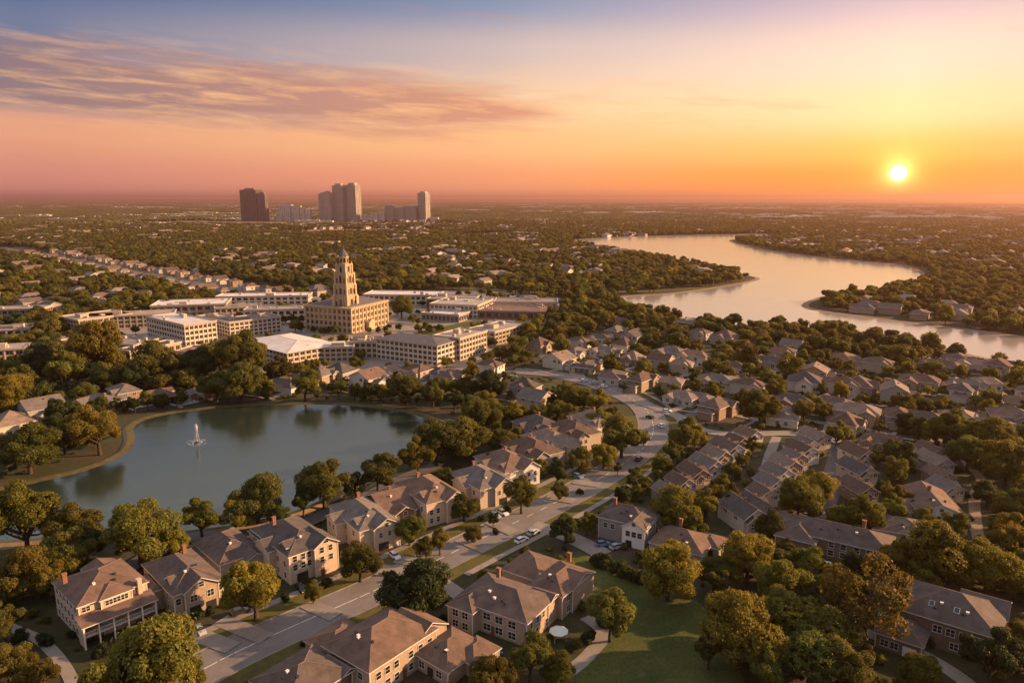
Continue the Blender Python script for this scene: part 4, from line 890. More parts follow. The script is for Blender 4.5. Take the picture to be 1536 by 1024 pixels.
def crown_mesh(seed, lobes, nleaf, ls, m, core=.8, sub=1, **k):
    rng = np.random.default_rng(seed); V, c, r = crown_arrays(rng, lobes, nleaf, ls, **k)
    vs = [V]; fs = [tuple(range(i * 4, i * 4 + 4)) for i in range(len(V) // 4)]; off = len(V)
    for ci, ri in zip(c, r):
        if core <= 0: break
        v, f = ico(ci, ri * core, rng, sub); vs.append(v); fs += [tuple(off + j for j in g) for g in f]; off += len(v)
    me = bpy.data.meshes.new('crown'); me.from_pydata(np.concatenate(vs).tolist(), [], fs); me.materials.append(m); me.update(); return me, c, r
def trunk_mesh(seed, c, r, thick=.055):
    rng = random.Random(seed); t = MB(); top = .55
    pts = [(0, 0, -.05), (rng.uniform(-.02, .02), rng.uniform(-.02, .02), .25), (rng.uniform(-.05, .05), rng.uniform(-.05, .05), top)]
    t.tube(pts[0], pts[1], thick * 1.35, thick, 8); t.tube(pts[1], pts[2], thick, thick * .8, 8)
    for i in range(min(len(c), 16)):
        e = Vector(c[i]); s = Vector(pts[2]) if i % 2 else Vector(pts[1]).lerp(Vector(pts[2]), .6); mid = s.lerp(e, .5) + Vector((0, 0, -.06))
        t.tube(s, mid, thick * .55, thick * .36, 6); t.tube(mid, s.lerp(e, .97), thick * .36, thick * .12, 5)
    return t.mesh('trunk', M['bark'], True)
PROTO = []
for s in range(7):
    cm, c, r = crown_mesh(100 + s, [24, 30, 20, 34, 26, 22, 28][s], 26000, .027, LEAF['green'], core=.52, lr=(.15, .34), spread=.72, flat=[.95, .85, 1.05, .82, 1.0, .9, 1.15][s], zc=[1.0, .95, 1.08, .92, 1.02, .98, 1.12][s])
    PROTO.append((cm, trunk_mesh(s, c, r)))
cm, c, r = crown_mesh(300, 26, 6500, .034, LEAF['orange'], core=0, flat=.62, zc=1.15, spread=.76, lr=(.14, .3)); PROTO.append((cm, trunk_mesh(77, c, r, .05)))   # 7: thin see-through crown
CMESH = {}
def crown_of(i, colour):
    k = (i, colour)
    if k not in CMESH:
        m = PROTO[i][0].copy(); m.materials.clear(); m.materials.append(LEAF[colour]); CMESH[k] = m
    return CMESH[k]
# hand placed trees: base pixel, crown width in px, colour, variant
TP = [(8, 965, 70, 'olive', 2), (78, 902, 50, 'golden', 6), (122, 832, 84, 'olive', 0), (262, 846, 46, 'golden', 2), (420, 798, 40, 'green', 6), (672, 738, 36, 'olive', 4), (640, 740, 30, 'golden', 1), (1040, 815, 40, 'olive', 2), (1130, 848, 50, 'golden', 5), (1250, 915, 70, 'green', 0), (1340, 932, 50, 'olive', 6), (1376, 908, 60, 'golden', 2), (1262, 1044, 90, 'olive', 4), (1380, 1034, 56, 'golden', 1), (1062, 1004, 60, 'green', 2), (508, 800, 26, 'green', 6), (735, 712, 28, 'olive', 2), (470, 905, 30, 'olive', 6), (905, 795, 30, 'golden', 6),
 (915, 962, 80, 'olive', 0), (1000, 900, 92, 'golden', 1), (1108, 1005, 128, 'golden', 3), (795, 1022, 74, 'olive', 2), (838, 1032, 56, 'olive', 4), (738, 1048, 74, 'golden', 5), (624, 930, 108, 'dark green', 3), (541, 872, 62, 'olive', 1),
 (384, 930, 98, 'golden', 0), (222, 1090, 180, 'olive', 3), (265, 1046, 90, 'golden', 5), (62, 1050, 66, 'golden', 2), (18, 1032, 74, 'olive', 4), (32, 898, 96, 'golden', 3), (104, 868, 84, 'olive', 5), (44, 836, 112, 'golden', 0), (132, 838, 52, 'dark green', 1), (178, 880, 30, 'olive', 6),
 (212, 850, 112, 'olive', 1), (303, 808, 68, 'olive', 2), (354, 802, 54, 'golden', 4), (387, 786, 88, 'green', 3), (487, 762, 82, 'olive', 5), (456, 776, 44, 'green', 2), (534, 748, 38, 'dark green', 4), (567, 738, 68, 'green', 0), (628, 716, 58, 'golden', 2), (655, 700, 78, 'green', 1), (700, 688, 78, 'olive', 3), (722, 662, 62, 'olive', 0),
 (706, 632, 40, 'green', 4), (740, 640, 44, 'olive', 1), (770, 640, 38, 'golden', 2), (806, 640, 32, 'olive', 6), (833, 632, 38, 'green', 3), (775, 668, 30, 'olive', 5), (745, 672, 36, 'green', 2), (856, 640, 30, 'olive', 4),
 (458, 602, 50, 'olive', 0), (358, 604, 76, 'green', 3), (325, 602, 50, 'olive', 5), (272, 608, 22, 'green', 6), (243, 612, 26, 'green', 1), (222, 615, 26, 'green', 4), (508, 599, 30, 'green', 2), (532, 599, 22, 'green', 6), (555, 600, 34, 'green', 5), (610, 608, 54, 'green', 1), (575, 602, 26, 'olive', 4), (650, 612, 36, 'green', 0), (682, 616, 34, 'green', 2), (736, 600, 50, 'dark green', 3), (700, 598, 40, 'olive', 5), (665, 598, 36, 'olive', 0),
 (150, 682, 78, 'golden', 0), (46, 710, 92, 'olive', 3), (90, 640, 46, 'dark green', 5), (20, 622, 66, 'golden', 1), (150, 624, 30, 'olive', 3), (176, 620, 26, 'green', 2), (128, 606, 42, 'green', 3), (160, 592, 40, 'green', 1), (210, 588, 46, 'dark green', 0), (100, 588, 60, 'olive', 2), (240, 580, 76, 'olive', 3), (150, 562, 84, 'golden', 1), (300, 574, 64, 'dark green', 5), (362, 576, 84, 'olive', 0), (420, 578, 44, 'olive', 2), (60, 570, 50, 'dark green', 4), (330, 560, 60, 'golden', 1), (462, 560, 26, 'olive', 3), (535, 556, 26, 'olive', 3), (612, 566, 24, 'olive', 4),
 (1139, 638, 60, 'olive', 3), (1022, 684, 50, 'olive', 0), (1008, 696, 32, 'green', 2), (992, 714, 32, 'green', 1), (988, 722, 18, 'olive', 4), (1128, 684, 28, 'olive', 2), (1112, 700, 24, 'olive', 5), (1098, 718, 28, 'olive', 0), (1084, 738, 28, 'olive', 4), (1074, 758, 32, 'golden', 1), (1058, 782, 46, 'golden', 2), (1012, 798, 78, 'golden', 3), (957, 748, 24, 'golden', 5), (932, 758, 28, 'dark green', 1), (966, 738, 26, 'olive', 0), (953, 734, 30, 'green', 4),
 (848, 815, 44, 'dark green', 1), (880, 802, 30, 'golden', 4), (710, 814, 28, 'orange', 1), (782, 770, 54, 'olive', 0), (838, 750, 28, 'olive', 1), (836, 730, 38, 'dark green', 2), (812, 718, 30, 'olive', 4), (868, 708, 42, 'olive', 3), (905, 702, 44, 'golden', 5), (932, 686, 70, 'olive', 3), (895, 650, 42, 'golden', 0), (865, 620, 46, 'olive', 1), (895, 624, 42, 'golden', 2), (845, 606, 30, 'olive', 4), (918, 640, 30, 'olive', 5), (965, 668, 20, 'dark green', 6), (926, 712, 18, 'dark green', 2),
 (614, 818, 52, 'olive', 0), (640, 840, 36, 'olive', 4), (660, 832, 34, 'golden', 2), (696, 782, 46, 'olive', 5), (745, 752, 22, 'golden', 6), (740, 790, 20, 'dark green', 4),
 (1120, 876, 82, 'golden', 1), (1166, 908, 88, 'golden', 0), (1070, 890, 58, 'green', 2), (1212, 876, 60, 'olive', 4), (1176, 968, 96, 'olive', 5), (1244, 986, 96, 'olive', 3), (1212, 1030, 100, 'green', 1), (1150, 1040, 70, 'olive', 2), (1296, 972, 132, 'orange', 7), (1412, 886, 116, 'golden', 3), (1476, 900, 92, 'golden', 1), (1524, 880, 66, 'olive', 0), (1300, 808, 62, 'golden', 0), (1262, 800, 50, 'olive', 5), (1338, 790, 44, 'olive', 2), (1196, 782, 70, 'olive', 1), (1228, 752, 56, 'golden', 3), (1152, 812, 44, 'green', 4), (1508, 842, 72, 'golden', 2), (1512, 790, 70, 'olive', 0), (1480, 760, 46, 'dark green', 3), (1506, 730, 80, 'olive', 5), (1450, 706, 60, 'green', 1), (1490, 690, 70, 'olive', 3), (1432, 680, 70, 'olive', 0), (1402, 672, 46, 'olive', 2), (1384, 660, 34, 'dark green', 4), (1460, 668, 50, 'dark green', 3), (1347, 722, 34, 'olive', 1), (1312, 700, 30, 'olive', 5), (1340, 696, 36, 'olive', 0), (1254, 672, 36, 'olive', 2), (1270, 668, 26, 'golden', 4), (1322, 740, 22, 'green', 6), (1345, 768, 40, 'golden', 0), (1365, 778, 36, 'olive', 3), (1358, 648, 30, 'dark green', 1), (1480, 1030, 96, 'dark green', 2), (1528, 1010, 50, 'dark green', 3), (1400, 940, 30, 'olive', 5), (1280, 870, 40, 'dark green', 1), (1326, 884, 34, 'dark green', 4), (1092, 770, 40, 'olive', 2), (1215, 612, 24, 'golden', 0), (1230, 624, 30, 'olive', 3), (1205, 632, 34, 'olive', 1), (1042, 592, 24, 'olive', 4), (1070, 602, 30, 'golden', 3), (935, 588, 16, 'green', 2), (992, 602, 24, 'green', 0), (1155, 582, 32, 'olive', 5), (1260, 598, 26, 'golden', 1),
 (492, 500, 12, 'dark green', 0), (470, 498, 10, 'dark green', 1), (603, 478, 40, 'olive', 3), (642, 478, 14, 'olive', 2), (568, 500, 10, 'dark green', 4), (578, 498, 10, 'dark green', 5), (410, 486, 16, 'dark green', 0), (424, 486, 16, 'dark green', 1), (438, 486, 16, 'dark green', 2), (452, 485, 14, 'dark green', 3), (452, 498, 14, 'dark green', 4), (745, 475, 12, 'olive', 5), (628, 500, 14, 'olive', 0), (644, 500, 16, 'olive', 3), (660, 498, 14, 'olive', 1)]
TREES = []    # x, y, radius, colour, variant, height factor
for (x, y, w, col, v) in TP:
    p = at(x, y); TREES.append((p.x, p.y, w * (1.14 if w > 26 else 1.05) / 2 / scale_at(p), col, v))
# ---- procedural infill
def inside(poly, X, Y):
    P = np.array([(p.x, p.y) for p in poly]); r = np.zeros(len(X), bool); j = len(P) - 1
    for i in range(len(P)):
        xi, yi, xj, yj = P[i][0], P[i][1], P[j][0], P[j][1]
        if yi != yj: r ^= ((yi > Y) != (yj > Y)) & (X < (xj - xi) * (Y - yi) / (yj - yi) + xi)
        j = i
    return r
def near_line(line, w, X, Y):
    r = np.zeros(len(X), bool)
    for a, b in zip(line[:-1], line[1:]):
        dx, dy = b.x - a.x, b.y - a.y; L = dx * dx + dy * dy + 1e-9; t = np.clip(((X - a.x) * dx + (Y - a.y) * dy) / L, 0, 1)
        r |= (X - a.x - t * dx) ** 2 + (Y - a.y - t * dy) ** 2 < w * w
    return r
def field_pts(r0, r1, step, azm=44, keep=1.0):
    n = int(r1 / step) + 1; gx, gy = np.meshgrid(np.arange(-n, n + 1) * step, np.arange(0, n + 1) * step)
    X = (gx + NR.uniform(-.42, .42, gx.shape) * step).ravel(); Y = (gy + NR.uniform(-.42, .42, gx.shape) * step).ravel()
    d = np.hypot(X, Y); az = np.degrees(np.arctan2(X, Y)); ok = (d >= r0) & (d < r1) & (np.abs(az) < azm) & (NR.random(len(X)) < keep)
    X, Y = X[ok], Y[ok]; bad = np.zeros(len(X), bool)
    for poly, nm in EX: bad |= inside(poly, X, Y)
    for l, w in LN: bad |= near_line(l, w, X, Y)
    return X[~bad], Y[~bad]
X, Y = field_pts(100, 1220, 10.6)
rad = NR.uniform(3.4, 6.8, len(X)) * np.clip(np.hypot(X, Y) / 680 + .55, .8, 1.05); bad = np.zeros(len(X), bool)
HX = np.array([(h[0].x, h[0].y, h[1], h[2]) for h in HOUSES])
for hx, hy, hr, hh in HX:
    d2 = np.hypot(X - hx, Y - hy); bad |= d2 < hr * .85 + rad * .75
    # keep the view of the house mostly open
    hd = math.hypot(hx, hy); px_, py_, dep = proj(hx, hy, hh * .6); pw = F * hr / dep
    tx_, tyt, td = proj(X, Y, rad * 1.9)
    front = (np.hypot(X, Y) < hd) & (np.abs(tx_ - px_) < pw * .8 + F * rad / td * .6) & (tyt < py_) & (d2 < 80)
    shrink = front & (NR.random(len(X)) < (.85 if hd < 570 else .6)); bad |= shrink & (NR.random(len(X)) < .45); rad = np.where(shrink, rad * .6, rad)
for (tx, ty, tr, _, _) in TREES: bad |= np.hypot(X - tx, Y - ty) < (tr + rad) * .62
for q in road[20::2]:
    qx, qy, qd = proj(q.x, q.y); tx_, tyt, td = proj(X, Y, rad * 1.9); _, tyb, _ = proj(X, Y, 0.0)
    bad |= (np.abs(tx_ - qx) < F * (rad + 2) / td) & (tyt < qy + 3) & (tyb > qy - 6)
# clear the foreground: what stands there is placed by hand
ix, iy, _ = proj(X, Y); fg = (iy > 700) & (ix > -40) & (ix < 900); bad |= fg & (NR.random(len(X)) < .97)
bad |= (iy > 700) & (ix >= 900) & (ix < 1120) & (NR.random(len(X)) < .9)
bad |= (iy > 615) & (ix >= 690) & (ix < 1250) & (NR.random(len(X)) < .2)
X, Y, rad = X[~bad], Y[~bad], rad[~bad]
order = np.argsort(np.hypot(X, Y)); X, Y, rad = X[order], Y[order], rad[order]
inview = []; rest = []
for x, y, r in zip(X, Y, rad):
    a, b, dd = proj(x, y, r)
    (inview if (-15 < a < 1551 and b < 1040) else rest).append((x, y, r))
nh = max(0, 300 - len(TREES))
for (x, y, r) in inview[:nh]:
    TREES.append((x, y, r, R.choice(['green', 'olive', 'olive', 'golden', 'dark green']), R.randrange(7)))
rest += inview[nh:]
# labels by the nearest landmark
LM = [('the white gabled house', 940, 790), ('the big white and peach house', 130, 930), ('the tall peach gabled house', 440, 830), ('the beige house with garage', 530, 800), ('the big brown roofed house at the bottom', 570, 980), ('the house with the round skylight', 765, 930), ('the brown walled house by the park', 840, 890), ('the park lawn', 980, 960), ('the white gable of the rightmost row', 1420, 775), ('the long dark roofed house', 1270, 820), ('the lower right two storey house', 1460, 930), ('the near end of the lane', 1225, 765), ('the road bend', 965, 640), ('the fountain', 297, 660), ('the lake point', 175, 675), ('the tower hall', 520, 470), ('the long cream apartment block', 640, 530), ('the white peaked roof', 420, 535), ('the tallest office block', 260, 505), ('the nearest townhouse row', 1050, 710), ('the second townhouse row', 1160, 720), ('the middle townhouse row', 1280, 720), ('the rightmost townhouse row', 1400, 710), ('the main road crossing', 800, 785), ('the three road trees', 635, 820), ('the large round oak', 1139, 610), ('the pale peach two storey house', 1284, 625), ('the lake far shore', 470, 605), ('the right end of the lake', 690, 640), ('the left office group', 40, 520), ('the near lake shore', 420, 790), ('the lower left corner', 40, 1000), ('the lower right corner', 1500, 1000), ('the peach low building', 200, 540), ('the river', 1300, 490), ('the right edge of the subdivision', 1520, 610), ('the campus right end', 800, 475), ('the dark roofed low house by the road', 330, 850), ('the tan gabled house', 270, 890), ('the double gabled house', 630, 760), ('the white sided house by cars', 700, 740), ('the middle of the road row', 820, 690)]
info = []
for i, (x, y, r, col, v) in enumerate(TREES):
    a, b, dd = proj(x, y, r); best = min(LM, key=lambda L: math.hypot(L[1] - a, (L[2] - b) * 1.4)); dx, dy = a - best[1], b - best[2]
    rel = ('right of' if dx > 0 else 'left of') if abs(dx) > abs(dy) * 1.2 else ('in front of' if dy > 0 else 'behind')
    sz = 'small' if r < 4.3 else ('large' if r > 7 else 'medium'); info.append([sz, col, rel, best[0], math.hypot(dx, dy)])
from collections import defaultdict
grp_ = defaultdict(list)
for i, f in enumerate(info): grp_[tuple(f[:4])].append(i)
LAB = {}
for k, ids in grp_.items():
    ids.sort(key=lambda i: info[i][4])
    for n, i in enumerate(ids):
        q = '' if len(ids) == 1 else (', closest one' if n == 0 else ', %s closest' % ORD[min(n, 19)])
        sp_ = 'tree' if k[1] != 'orange' else 'thin crowned autumn tree'
        LAB[i] = '%s %s %s%s %s %s' % (k[0], k[1], sp_, q, k[2], k[3])
LAB = {i: s for i, s in LAB.items()}
for i, (x, y, r, col, v) in enumerate(TREES):
    hf = R.uniform(.88, 1.05) * (1 if r > 5.4 else 1.1)
    t = thing('tree', LAB[i], 'tree', (x, y, 0), R.uniform(0, 6.28), 'broadleaf trees standing one by one', (r, r, r * hf))
    link('trunk', PROTO[v][1], t); link('crown', crown_of(v, col), t)
# ---- masses: forest by instancing
def hidden_collection(name, objs):
    c = bpy.data.collections.new(name)
    for i, (nm, me) in enumerate(objs):
        o = bpy.data.objects.new('%s_%02d' % (nm, i), me); c.objects.link(o)
    return c
def scatter(name, pts, coll, label, nvar):
    """pts: x,y,z,scale xyz,rot ; one object whose geometry nodes instance the collection on points"""
    me = bpy.data.meshes.new(name); me.from_pydata([(p[0], p[1], p[2]) for p in pts], [], [])
    at_ = me.attributes.new('scl', 'FLOAT_VECTOR', 'POINT'); at_.data.foreach_set('vector', [q for p in pts for q in p[3]])
    ar = me.attributes.new('rotz', 'FLOAT', 'POINT'); ar.data.foreach_set('value', [p[4] for p in pts])
    ai = me.attributes.new('pick', 'INT', 'POINT'); ai.data.foreach_set('value', [p[5] for p in pts])
    o = link(name, me); ng = bpy.data.node_groups.new(name, 'GeometryNodeTree')
    ng.interface.new_socket('Geometry', in_out='INPUT', socket_type='NodeSocketGeometry'); ng.interface.new_socket('Geometry', in_out='OUTPUT', socket_type='NodeSocketGeometry')
    gi = ng.nodes.new('NodeGroupInput'); go = ng.nodes.new('NodeGroupOutput'); iop = ng.nodes.new('GeometryNodeInstanceOnPoints'); ci = ng.nodes.new('GeometryNodeCollectionInfo')
    ci.inputs['Collection'].default_value = coll; ci.inputs['Separate Children'].default_value = True; ci.inputs['Reset Children'].default_value = True; iop.inputs['Pick Instance'].default_value = True
    def attr(n, t): a = ng.nodes.new('GeometryNodeInputNamedAttribute'); a.data_type = t; a.inputs[0].default_value = n; return [s for s in a.outputs if s.enabled][0]
    cx = ng.nodes.new('ShaderNodeCombineXYZ'); ng.links.new(attr('rotz', 'FLOAT'), cx.inputs[2]); e2 = ng.nodes.new('FunctionNodeEulerToRotation'); ng.links.new(cx.outputs[0], e2.inputs[0])
    ng.links.new(gi.outputs[0], iop.inputs['Points']); ng.links.new(ci.outputs[0], iop.inputs['Instance']); ng.links.new(attr('pick', 'INT'), iop.inputs['Instance Index'])
    ng.links.new(e2.outputs[0], iop.inputs['Rotation']); ng.links.new(attr('scl', 'FLOAT_VECTOR'), iop.inputs['Scale']); ng.links.new(iop.outputs[0], go.inputs[0])
    md = o.modifiers.new('scatter', 'NODES'); md.node_group = ng; tag(o, label, None, None, 'stuff'); return o
MIDS = []
for s in range(10):
    m = [LEAFMIX, LEAF['green'], LEAF['olive'], LEAF['golden'], LEAFMIX, LEAF['dark green'], LEAF['olive'], LEAFMIX, LEAF['olive'], LEAF['green']][s]
    cm, c, r = crown_mesh(500 + s, 15 + s % 5, 1500, .085, m, core=.74, sub=2, lr=(.22, .42), spread=.68, flat=.7 + .06 * (s % 4), zc=1.05)
    tk = MB(); tk.tube((0, 0, -.1), (0, 0, .7), .07, .05, 6); b0 = len(cm.vertices)
    bm = bmesh.new(); bm.from_mesh(cm); cm.materials.append(M['bark'])
    tm = tk.mesh('t', M['bark']); n0 = len(bm.faces); bm.from_mesh(tm); bm.faces.ensure_lookup_table()
    for f in bm.faces[n0:]: f.material_index = 1
    bm.to_mesh(cm); bm.free(); MIDS.append(('tree', cm))
mid_coll = hidden_collection('mid_trees', MIDS)
FARS = []
for s in range(5):
    m = [LEAFMIX, LEAF['olive'], LEAF['green'], LEAFMIX, LEAF['golden']][s]; rng = np.random.default_rng(900 + s); vs = []; fs = []; off = 0
    for i in range(20):
        c = np.array([rng.uniform(-24, 24), rng.uniform(-24, 24), rng.uniform(2.5, 4.5)]); v, f = ico(c, rng.uniform(4, 6.5), rng, 1); vs.append(v); fs += [tuple(off + j for j in g) for g in f]; off += len(v)
    me = bpy.data.meshes.new('grove'); me.from_pydata(np.concatenate(vs).tolist(), [], fs); me.materials.append(m); FARS.append(('grove', me))
far_coll = hidden_collection('groves', FARS)
def tp(x, y, r): return (x, y, 0, (r, r, r * R.uniform(.85, 1.05)), R.uniform(0, 6.28), R.randrange(10))
pts = [tp(*p) for p in rest]
cb = [(p.x, p.y) for p in campusP]; k_ = 0
for _ in range(9000):
    x = R.uniform(min(q[0] for q in cb), max(q[0] for q in cb)); y = R.uniform(min(q[1] for q in cb), max(q[1] for q in cb))
    if not inside(campusP, np.array([x]), np.array([y]))[0]: continue
    if any((x - h[0].x) ** 2 + (y - h[0].y) ** 2 < (h[1] * .95 + 3) ** 2 for h in HOUSES): continue
    if any((x - q[0]) ** 2 + (y - q[1]) ** 2 < 30 for q in pts[-400:]): continue
    pts.append(tp(x, y, R.uniform(2.2, 4.6))); k_ += 1
    if k_ > 150: break
X, Y = field_pts(1220, 3100, 11.4)
# leave glades, streets and yards between the far woods
def glade(X, Y, s, off=0):
    return np.sin(X / s + 1.7 * np.sin(Y / (s * 1.3)) + off) * np.sin(Y / (s * 1.1) + 1.3 * np.sin(X / (s * .9)) + off * 2)
gl = glade(X, Y, 46); keep = (gl < .5) | (NR.random(len(X)) < .22); farslots = [(x, y) for x, y in zip(X[~keep], Y[~keep])]
sk = (Y > 2780) & (X > -1500) & (X < -200); keep &= ~(sk & (NR.random(len(X)) < .6))
fh = []
for (x, y) in farslots:
    if R.random() < .28: fh.append((x, y, 0, (1.5, 1.5, 1.3), R.choice([-.6, .9]) + R.uniform(-.1, .1), R.randrange(3)))
XF, YF = field_pts(580, 1220, 36, 44); ok = (glade(XF, YF, 62, 4) > .25) & ~near_line(RIV, 24, XF, YF); okp = np.ones(len(XF), bool)
for hx, hy, hr, hh in HX: okp &= np.hypot(XF - hx, YF - hy) > 28
fh += [(x, y, 0, (1.35, 1.35, 1.15), R.choice([-.6, .95]), R.randrange(3)) for x, y in zip(XF[ok & okp], YF[ok & okp])]
wx = np.concatenate([X[keep], np.array([p[0] for p in pts])]); wy = np.concatenate([Y[keep], np.array([p[1] for p in pts])]); wk = np.ones(len(wx), bool)
for q in fh:
    dx, dy = wx - q[0], wy - q[1]; wk &= ~((np.abs(dx) < 12) & (dy < 8) & (dy > -24))
kk = wk[:keep.sum()]; k2_ = wk[keep.sum():]
pts = [p for p, o_ in zip(pts, k2_) if o_]
pts += [tp(x, y, R.uniform(4.5, 6.8)) for x, y in zip(X[keep][kk], Y[keep][kk])]
scatter('woodland', pts, mid_coll, 'mass of round broadleaf trees filling the plain beyond the houses', 10)
X, Y = field_pts(3100, 15000, 58, 40)
gl = glade(X, Y, 230, 2); dd = np.hypot(X, Y); keep = (gl < .45) | (NR.random(len(X)) < .35); sk = (np.abs(Y - 3172) < 160) & (X > -1220) & (X < -310); keep &= ~sk
scatter('forest', [(x, y, 0, (1.35, 1.35, R.uniform(1.0, 1.6)), R.uniform(0, 6.28), R.randrange(5)) for x, y in zip(X[keep], Y[keep])], far_coll, 'far off woods reaching to the horizon', 5)
X, Y = field_pts(100, 620, 5.2); bad = np.zeros(len(X), bool)
for hx, hy, hr, hh in HX: bad |= np.hypot(X - hx, Y - hy) < hr * .95
ix, iy, _ = proj(X, Y); bad |= NR.random(len(X)) < np.where((iy > 780) & (ix > 1080), .1, .45)
scatter('undergrowth', [(x, y, -.25, (q, q, q * .9), R.uniform(0, 6.28), R.randrange(10)) for x, y, q in [(x, y, R.uniform(.7, 1.9)) for x, y in zip(X[~bad], Y[~bad])]], mid_coll, 'low bushes and hedging filling the gardens between the houses', 10)
dm_ = MB()
for i, (x, y, rz, sc) in enumerate(DRV):
    ca, sa = math.cos(rz), math.sin(rz); z = .2 + .0035 * i
    dm_.face([(x + ca * u - sa * v, y + sa * u + ca * v, z) for u, v in ((2.5, -16), (6.5, -16), (6.5, -3), (2.5, -3))])
    dm_.face([(x + ca * u - sa * v, y + sa * u + ca * v, z + .0015) for u, v in ((-11, -18), (9, -18), (9, -16.05), (-11, -16.05))])
link('driveways', dm_.mesh('driveways', M['concrete']))['kind'] = 'structure'
# ---- far houses and sheds as one mass each
def lowhouse(k):
    w = MB(); r = MB(); b = [(-7, 7, -4.5, 4.5, 4, 'hip', .5), (-6, 6, -5, 5, 5, 'gx', .5), (-8, 8, -4, 4, 3.6, 'hip', .45)][k]; wall_block(w, *b); m = MB()
    rb = MB(); roof_block(rb, *b); m.v = w.v + rb.v; m.f = w.f + [tuple(i + len(w.v) for i in f) for f in rb.f]; m.m = [0] * len(w.f) + [i + 1 for i in rb.m]
    return m.mesh('house', [M['wall_mix'], M['roof_pale'], M['trim'], M['ridge']])
hc = hidden_collection('far_houses', [('house', lowhouse(k)) for k in range(3)])
shed = []
for k in range(3):
    m = MB(); m.box(-1, 1, -.5, .5, 0, .5, 0, 1, False); m.box(-.6, -.2, -.2, .2, .5, .6, 0, 1, False); m.box(.3, .7, -.3, .1, .5, .58, 0, 1, False); shed.append(('shed', m.mesh('shed', [M['creamlight'], [M['white_roof'], M['flat_roof'], M['white_roof']][k]])))
sc_ = hidden_collection('far_sheds', shed)
scatter('distant_houses', fh, hc, 'scattered far off roofs showing among the woods', 3)
fs_ = []
X, Y = field_pts(2700, 3700, 64, 30); m_ = (X > -1700) & (X < 1400) & ((glade(X, Y, 160, 1) > -.1) | ((np.abs(X + 650) < 750) & (np.abs(Y - 3150) < 260)))
m_ &= ~near_line(RIV, 90, X, Y)
for x, y in zip(X[m_], Y[m_]):
    if abs(y - 3215) < 95 and -1220 < x < -300: continue
    if R.random() < (.8 if x < 300 else .45): fs_.append((x, y, 0, (R.uniform(12, 38), R.uniform(12, 30), R.uniform(10, 18)), R.uniform(-.3, .3), R.randrange(3)))
X, Y = field_pts(3700, 12000, 250, 38); m_ = (glade(X, Y, 680, 3) > .0) & ~near_line(RIV, 120, X, Y)
for x, y in zip(X[m_], Y[m_]): fs_.append((x, y, 0, (R.uniform(30, 120), R.uniform(20, 50), R.uniform(14, 30)), R.uniform(-.3, .3), R.randrange(3)))
scatter('distant_buildings', fs_, sc_, 'pale flat roofed sheds and stores scattered toward the horizon', 3)
# ------------------------------------------------------------------ shrubs and hedge
shr, c, r = crown_mesh(700, 9, 1500, .075, LEAF['dark green'], core=.85, flat=.8, zc=.55)
SP = [(893, 846, 30), (908, 852, 32), (925, 860, 34), (942, 866, 34), (958, 872, 30), (488, 880, 26), (462, 882, 22), (430, 900, 18), (456, 968, 14), (745, 800, 14), (846, 858, 34), (578, 862, 10), (588, 872, 12), (300, 925, 22), (318, 920, 18), (905, 938, 26), (880, 962, 30), (855, 975, 26), (700, 936, 22), (665, 930, 18), (1285, 846, 30), (1308, 856, 30), (1345, 868, 30), (1240, 858, 24), (1390, 966, 26), (1416, 950, 26), (1370, 1000, 22), (1060, 838, 22), (1086, 842, 22), (985, 826, 24), (1000, 815, 22), (70, 965, 30), (30, 960, 26), (150, 985, 30), (225, 945, 24), (690, 772, 16), (760, 768, 18), (870, 740, 14), (720, 780, 14), (1470, 812, 18), (1456, 780, 14), (1450, 745, 14)]
for i, (x, y, w) in enumerate(SP):
    p = at(x, y); rr_ = w / 2 / scale_at(p); best = min(LM, key=lambda L: math.hypot(L[1] - x, L[2] - y)); dx, dy = x - best[1], y - best[2]
    rel = ('right of' if dx > 0 else 'left of') if abs(dx) > abs(dy) * 1.2 else ('below' if dy > 0 else 'above')
    info_ = '%s %s' % (rel, best[0]); n = sum(1 for q in bpy.data.objects if q.name.startswith('shrub') and q.get('_w') == info_)
    o = link('shrub', shr if i != 10 else shr.copy(), None, (p.x, p.y, 0), R.uniform(0, 6.28), (rr_, rr_, rr_ * 1.1)); o['_w'] = info_
    tag(o, 'dark green rounded shrub, %s one %s' % (ORD[min(n, 19)], info_) if i != 10 else 'golden round bush beside the side path at the top of the park lawn', 'shrub', 'garden shrubs and hedge bushes')
    if i == 10: o.data.materials.clear(); o.data.materials.append(LEAF['golden'])
for o in bpy.data.objects:
    if '_w' in o: del o['_w']
# ------------------------------------------------------------------ fountain
fp = at(296, 664)
ft = thing('fountain', 'white fountain jet spraying up from the middle of the lake', 'fountain', (fp.x, fp.y, .12), 0, None, (S, S, S * .82))
k = MB(); k.lathe([(.0, -.1), (.7, -.1), (.75, .1), (.5, .22), (.25, .3), (.2, .5)], 20); link('float', k.mesh('float', M['dark'], True), ft)
M['spray'], nt, b = mat('spray'); b.inputs['Base Color'].default_value = (.85, .83, .82, 1); b.inputs['Roughness'].default_value = .4; b.inputs['Alpha'].default_value = .8
k = MB(); rg = random.Random(3)
for i in range(1500):
    a = rg.uniform(0, 6.28); u = rg.random() ** .7; z = .4 + 6.4 * u; rm = .12 + .75 * max(0, (u - .25)) ** 1.2 * (1 if u < .82 else max(.15, 1 - (u - .82) * 4.6)); rr_ = rm * math.sqrt(rg.random())
    if rg.random() < .22: z = rg.uniform(.1, 5); rr_ = .8 * (1 - z / 9)
    x, y = rr_ * math.cos(a), rr_ * math.sin(a); s = rg.uniform(.02, .05)
    k.hexa([(x - s, y - s, z), (x + s, y - s, z), (x, y + s, z)], [(x - s * .5, y - s * .5, z + s * 5), (x + s * .5, y - s * .5, z + s * 5), (x, y + s * .5, z + s * 5)])
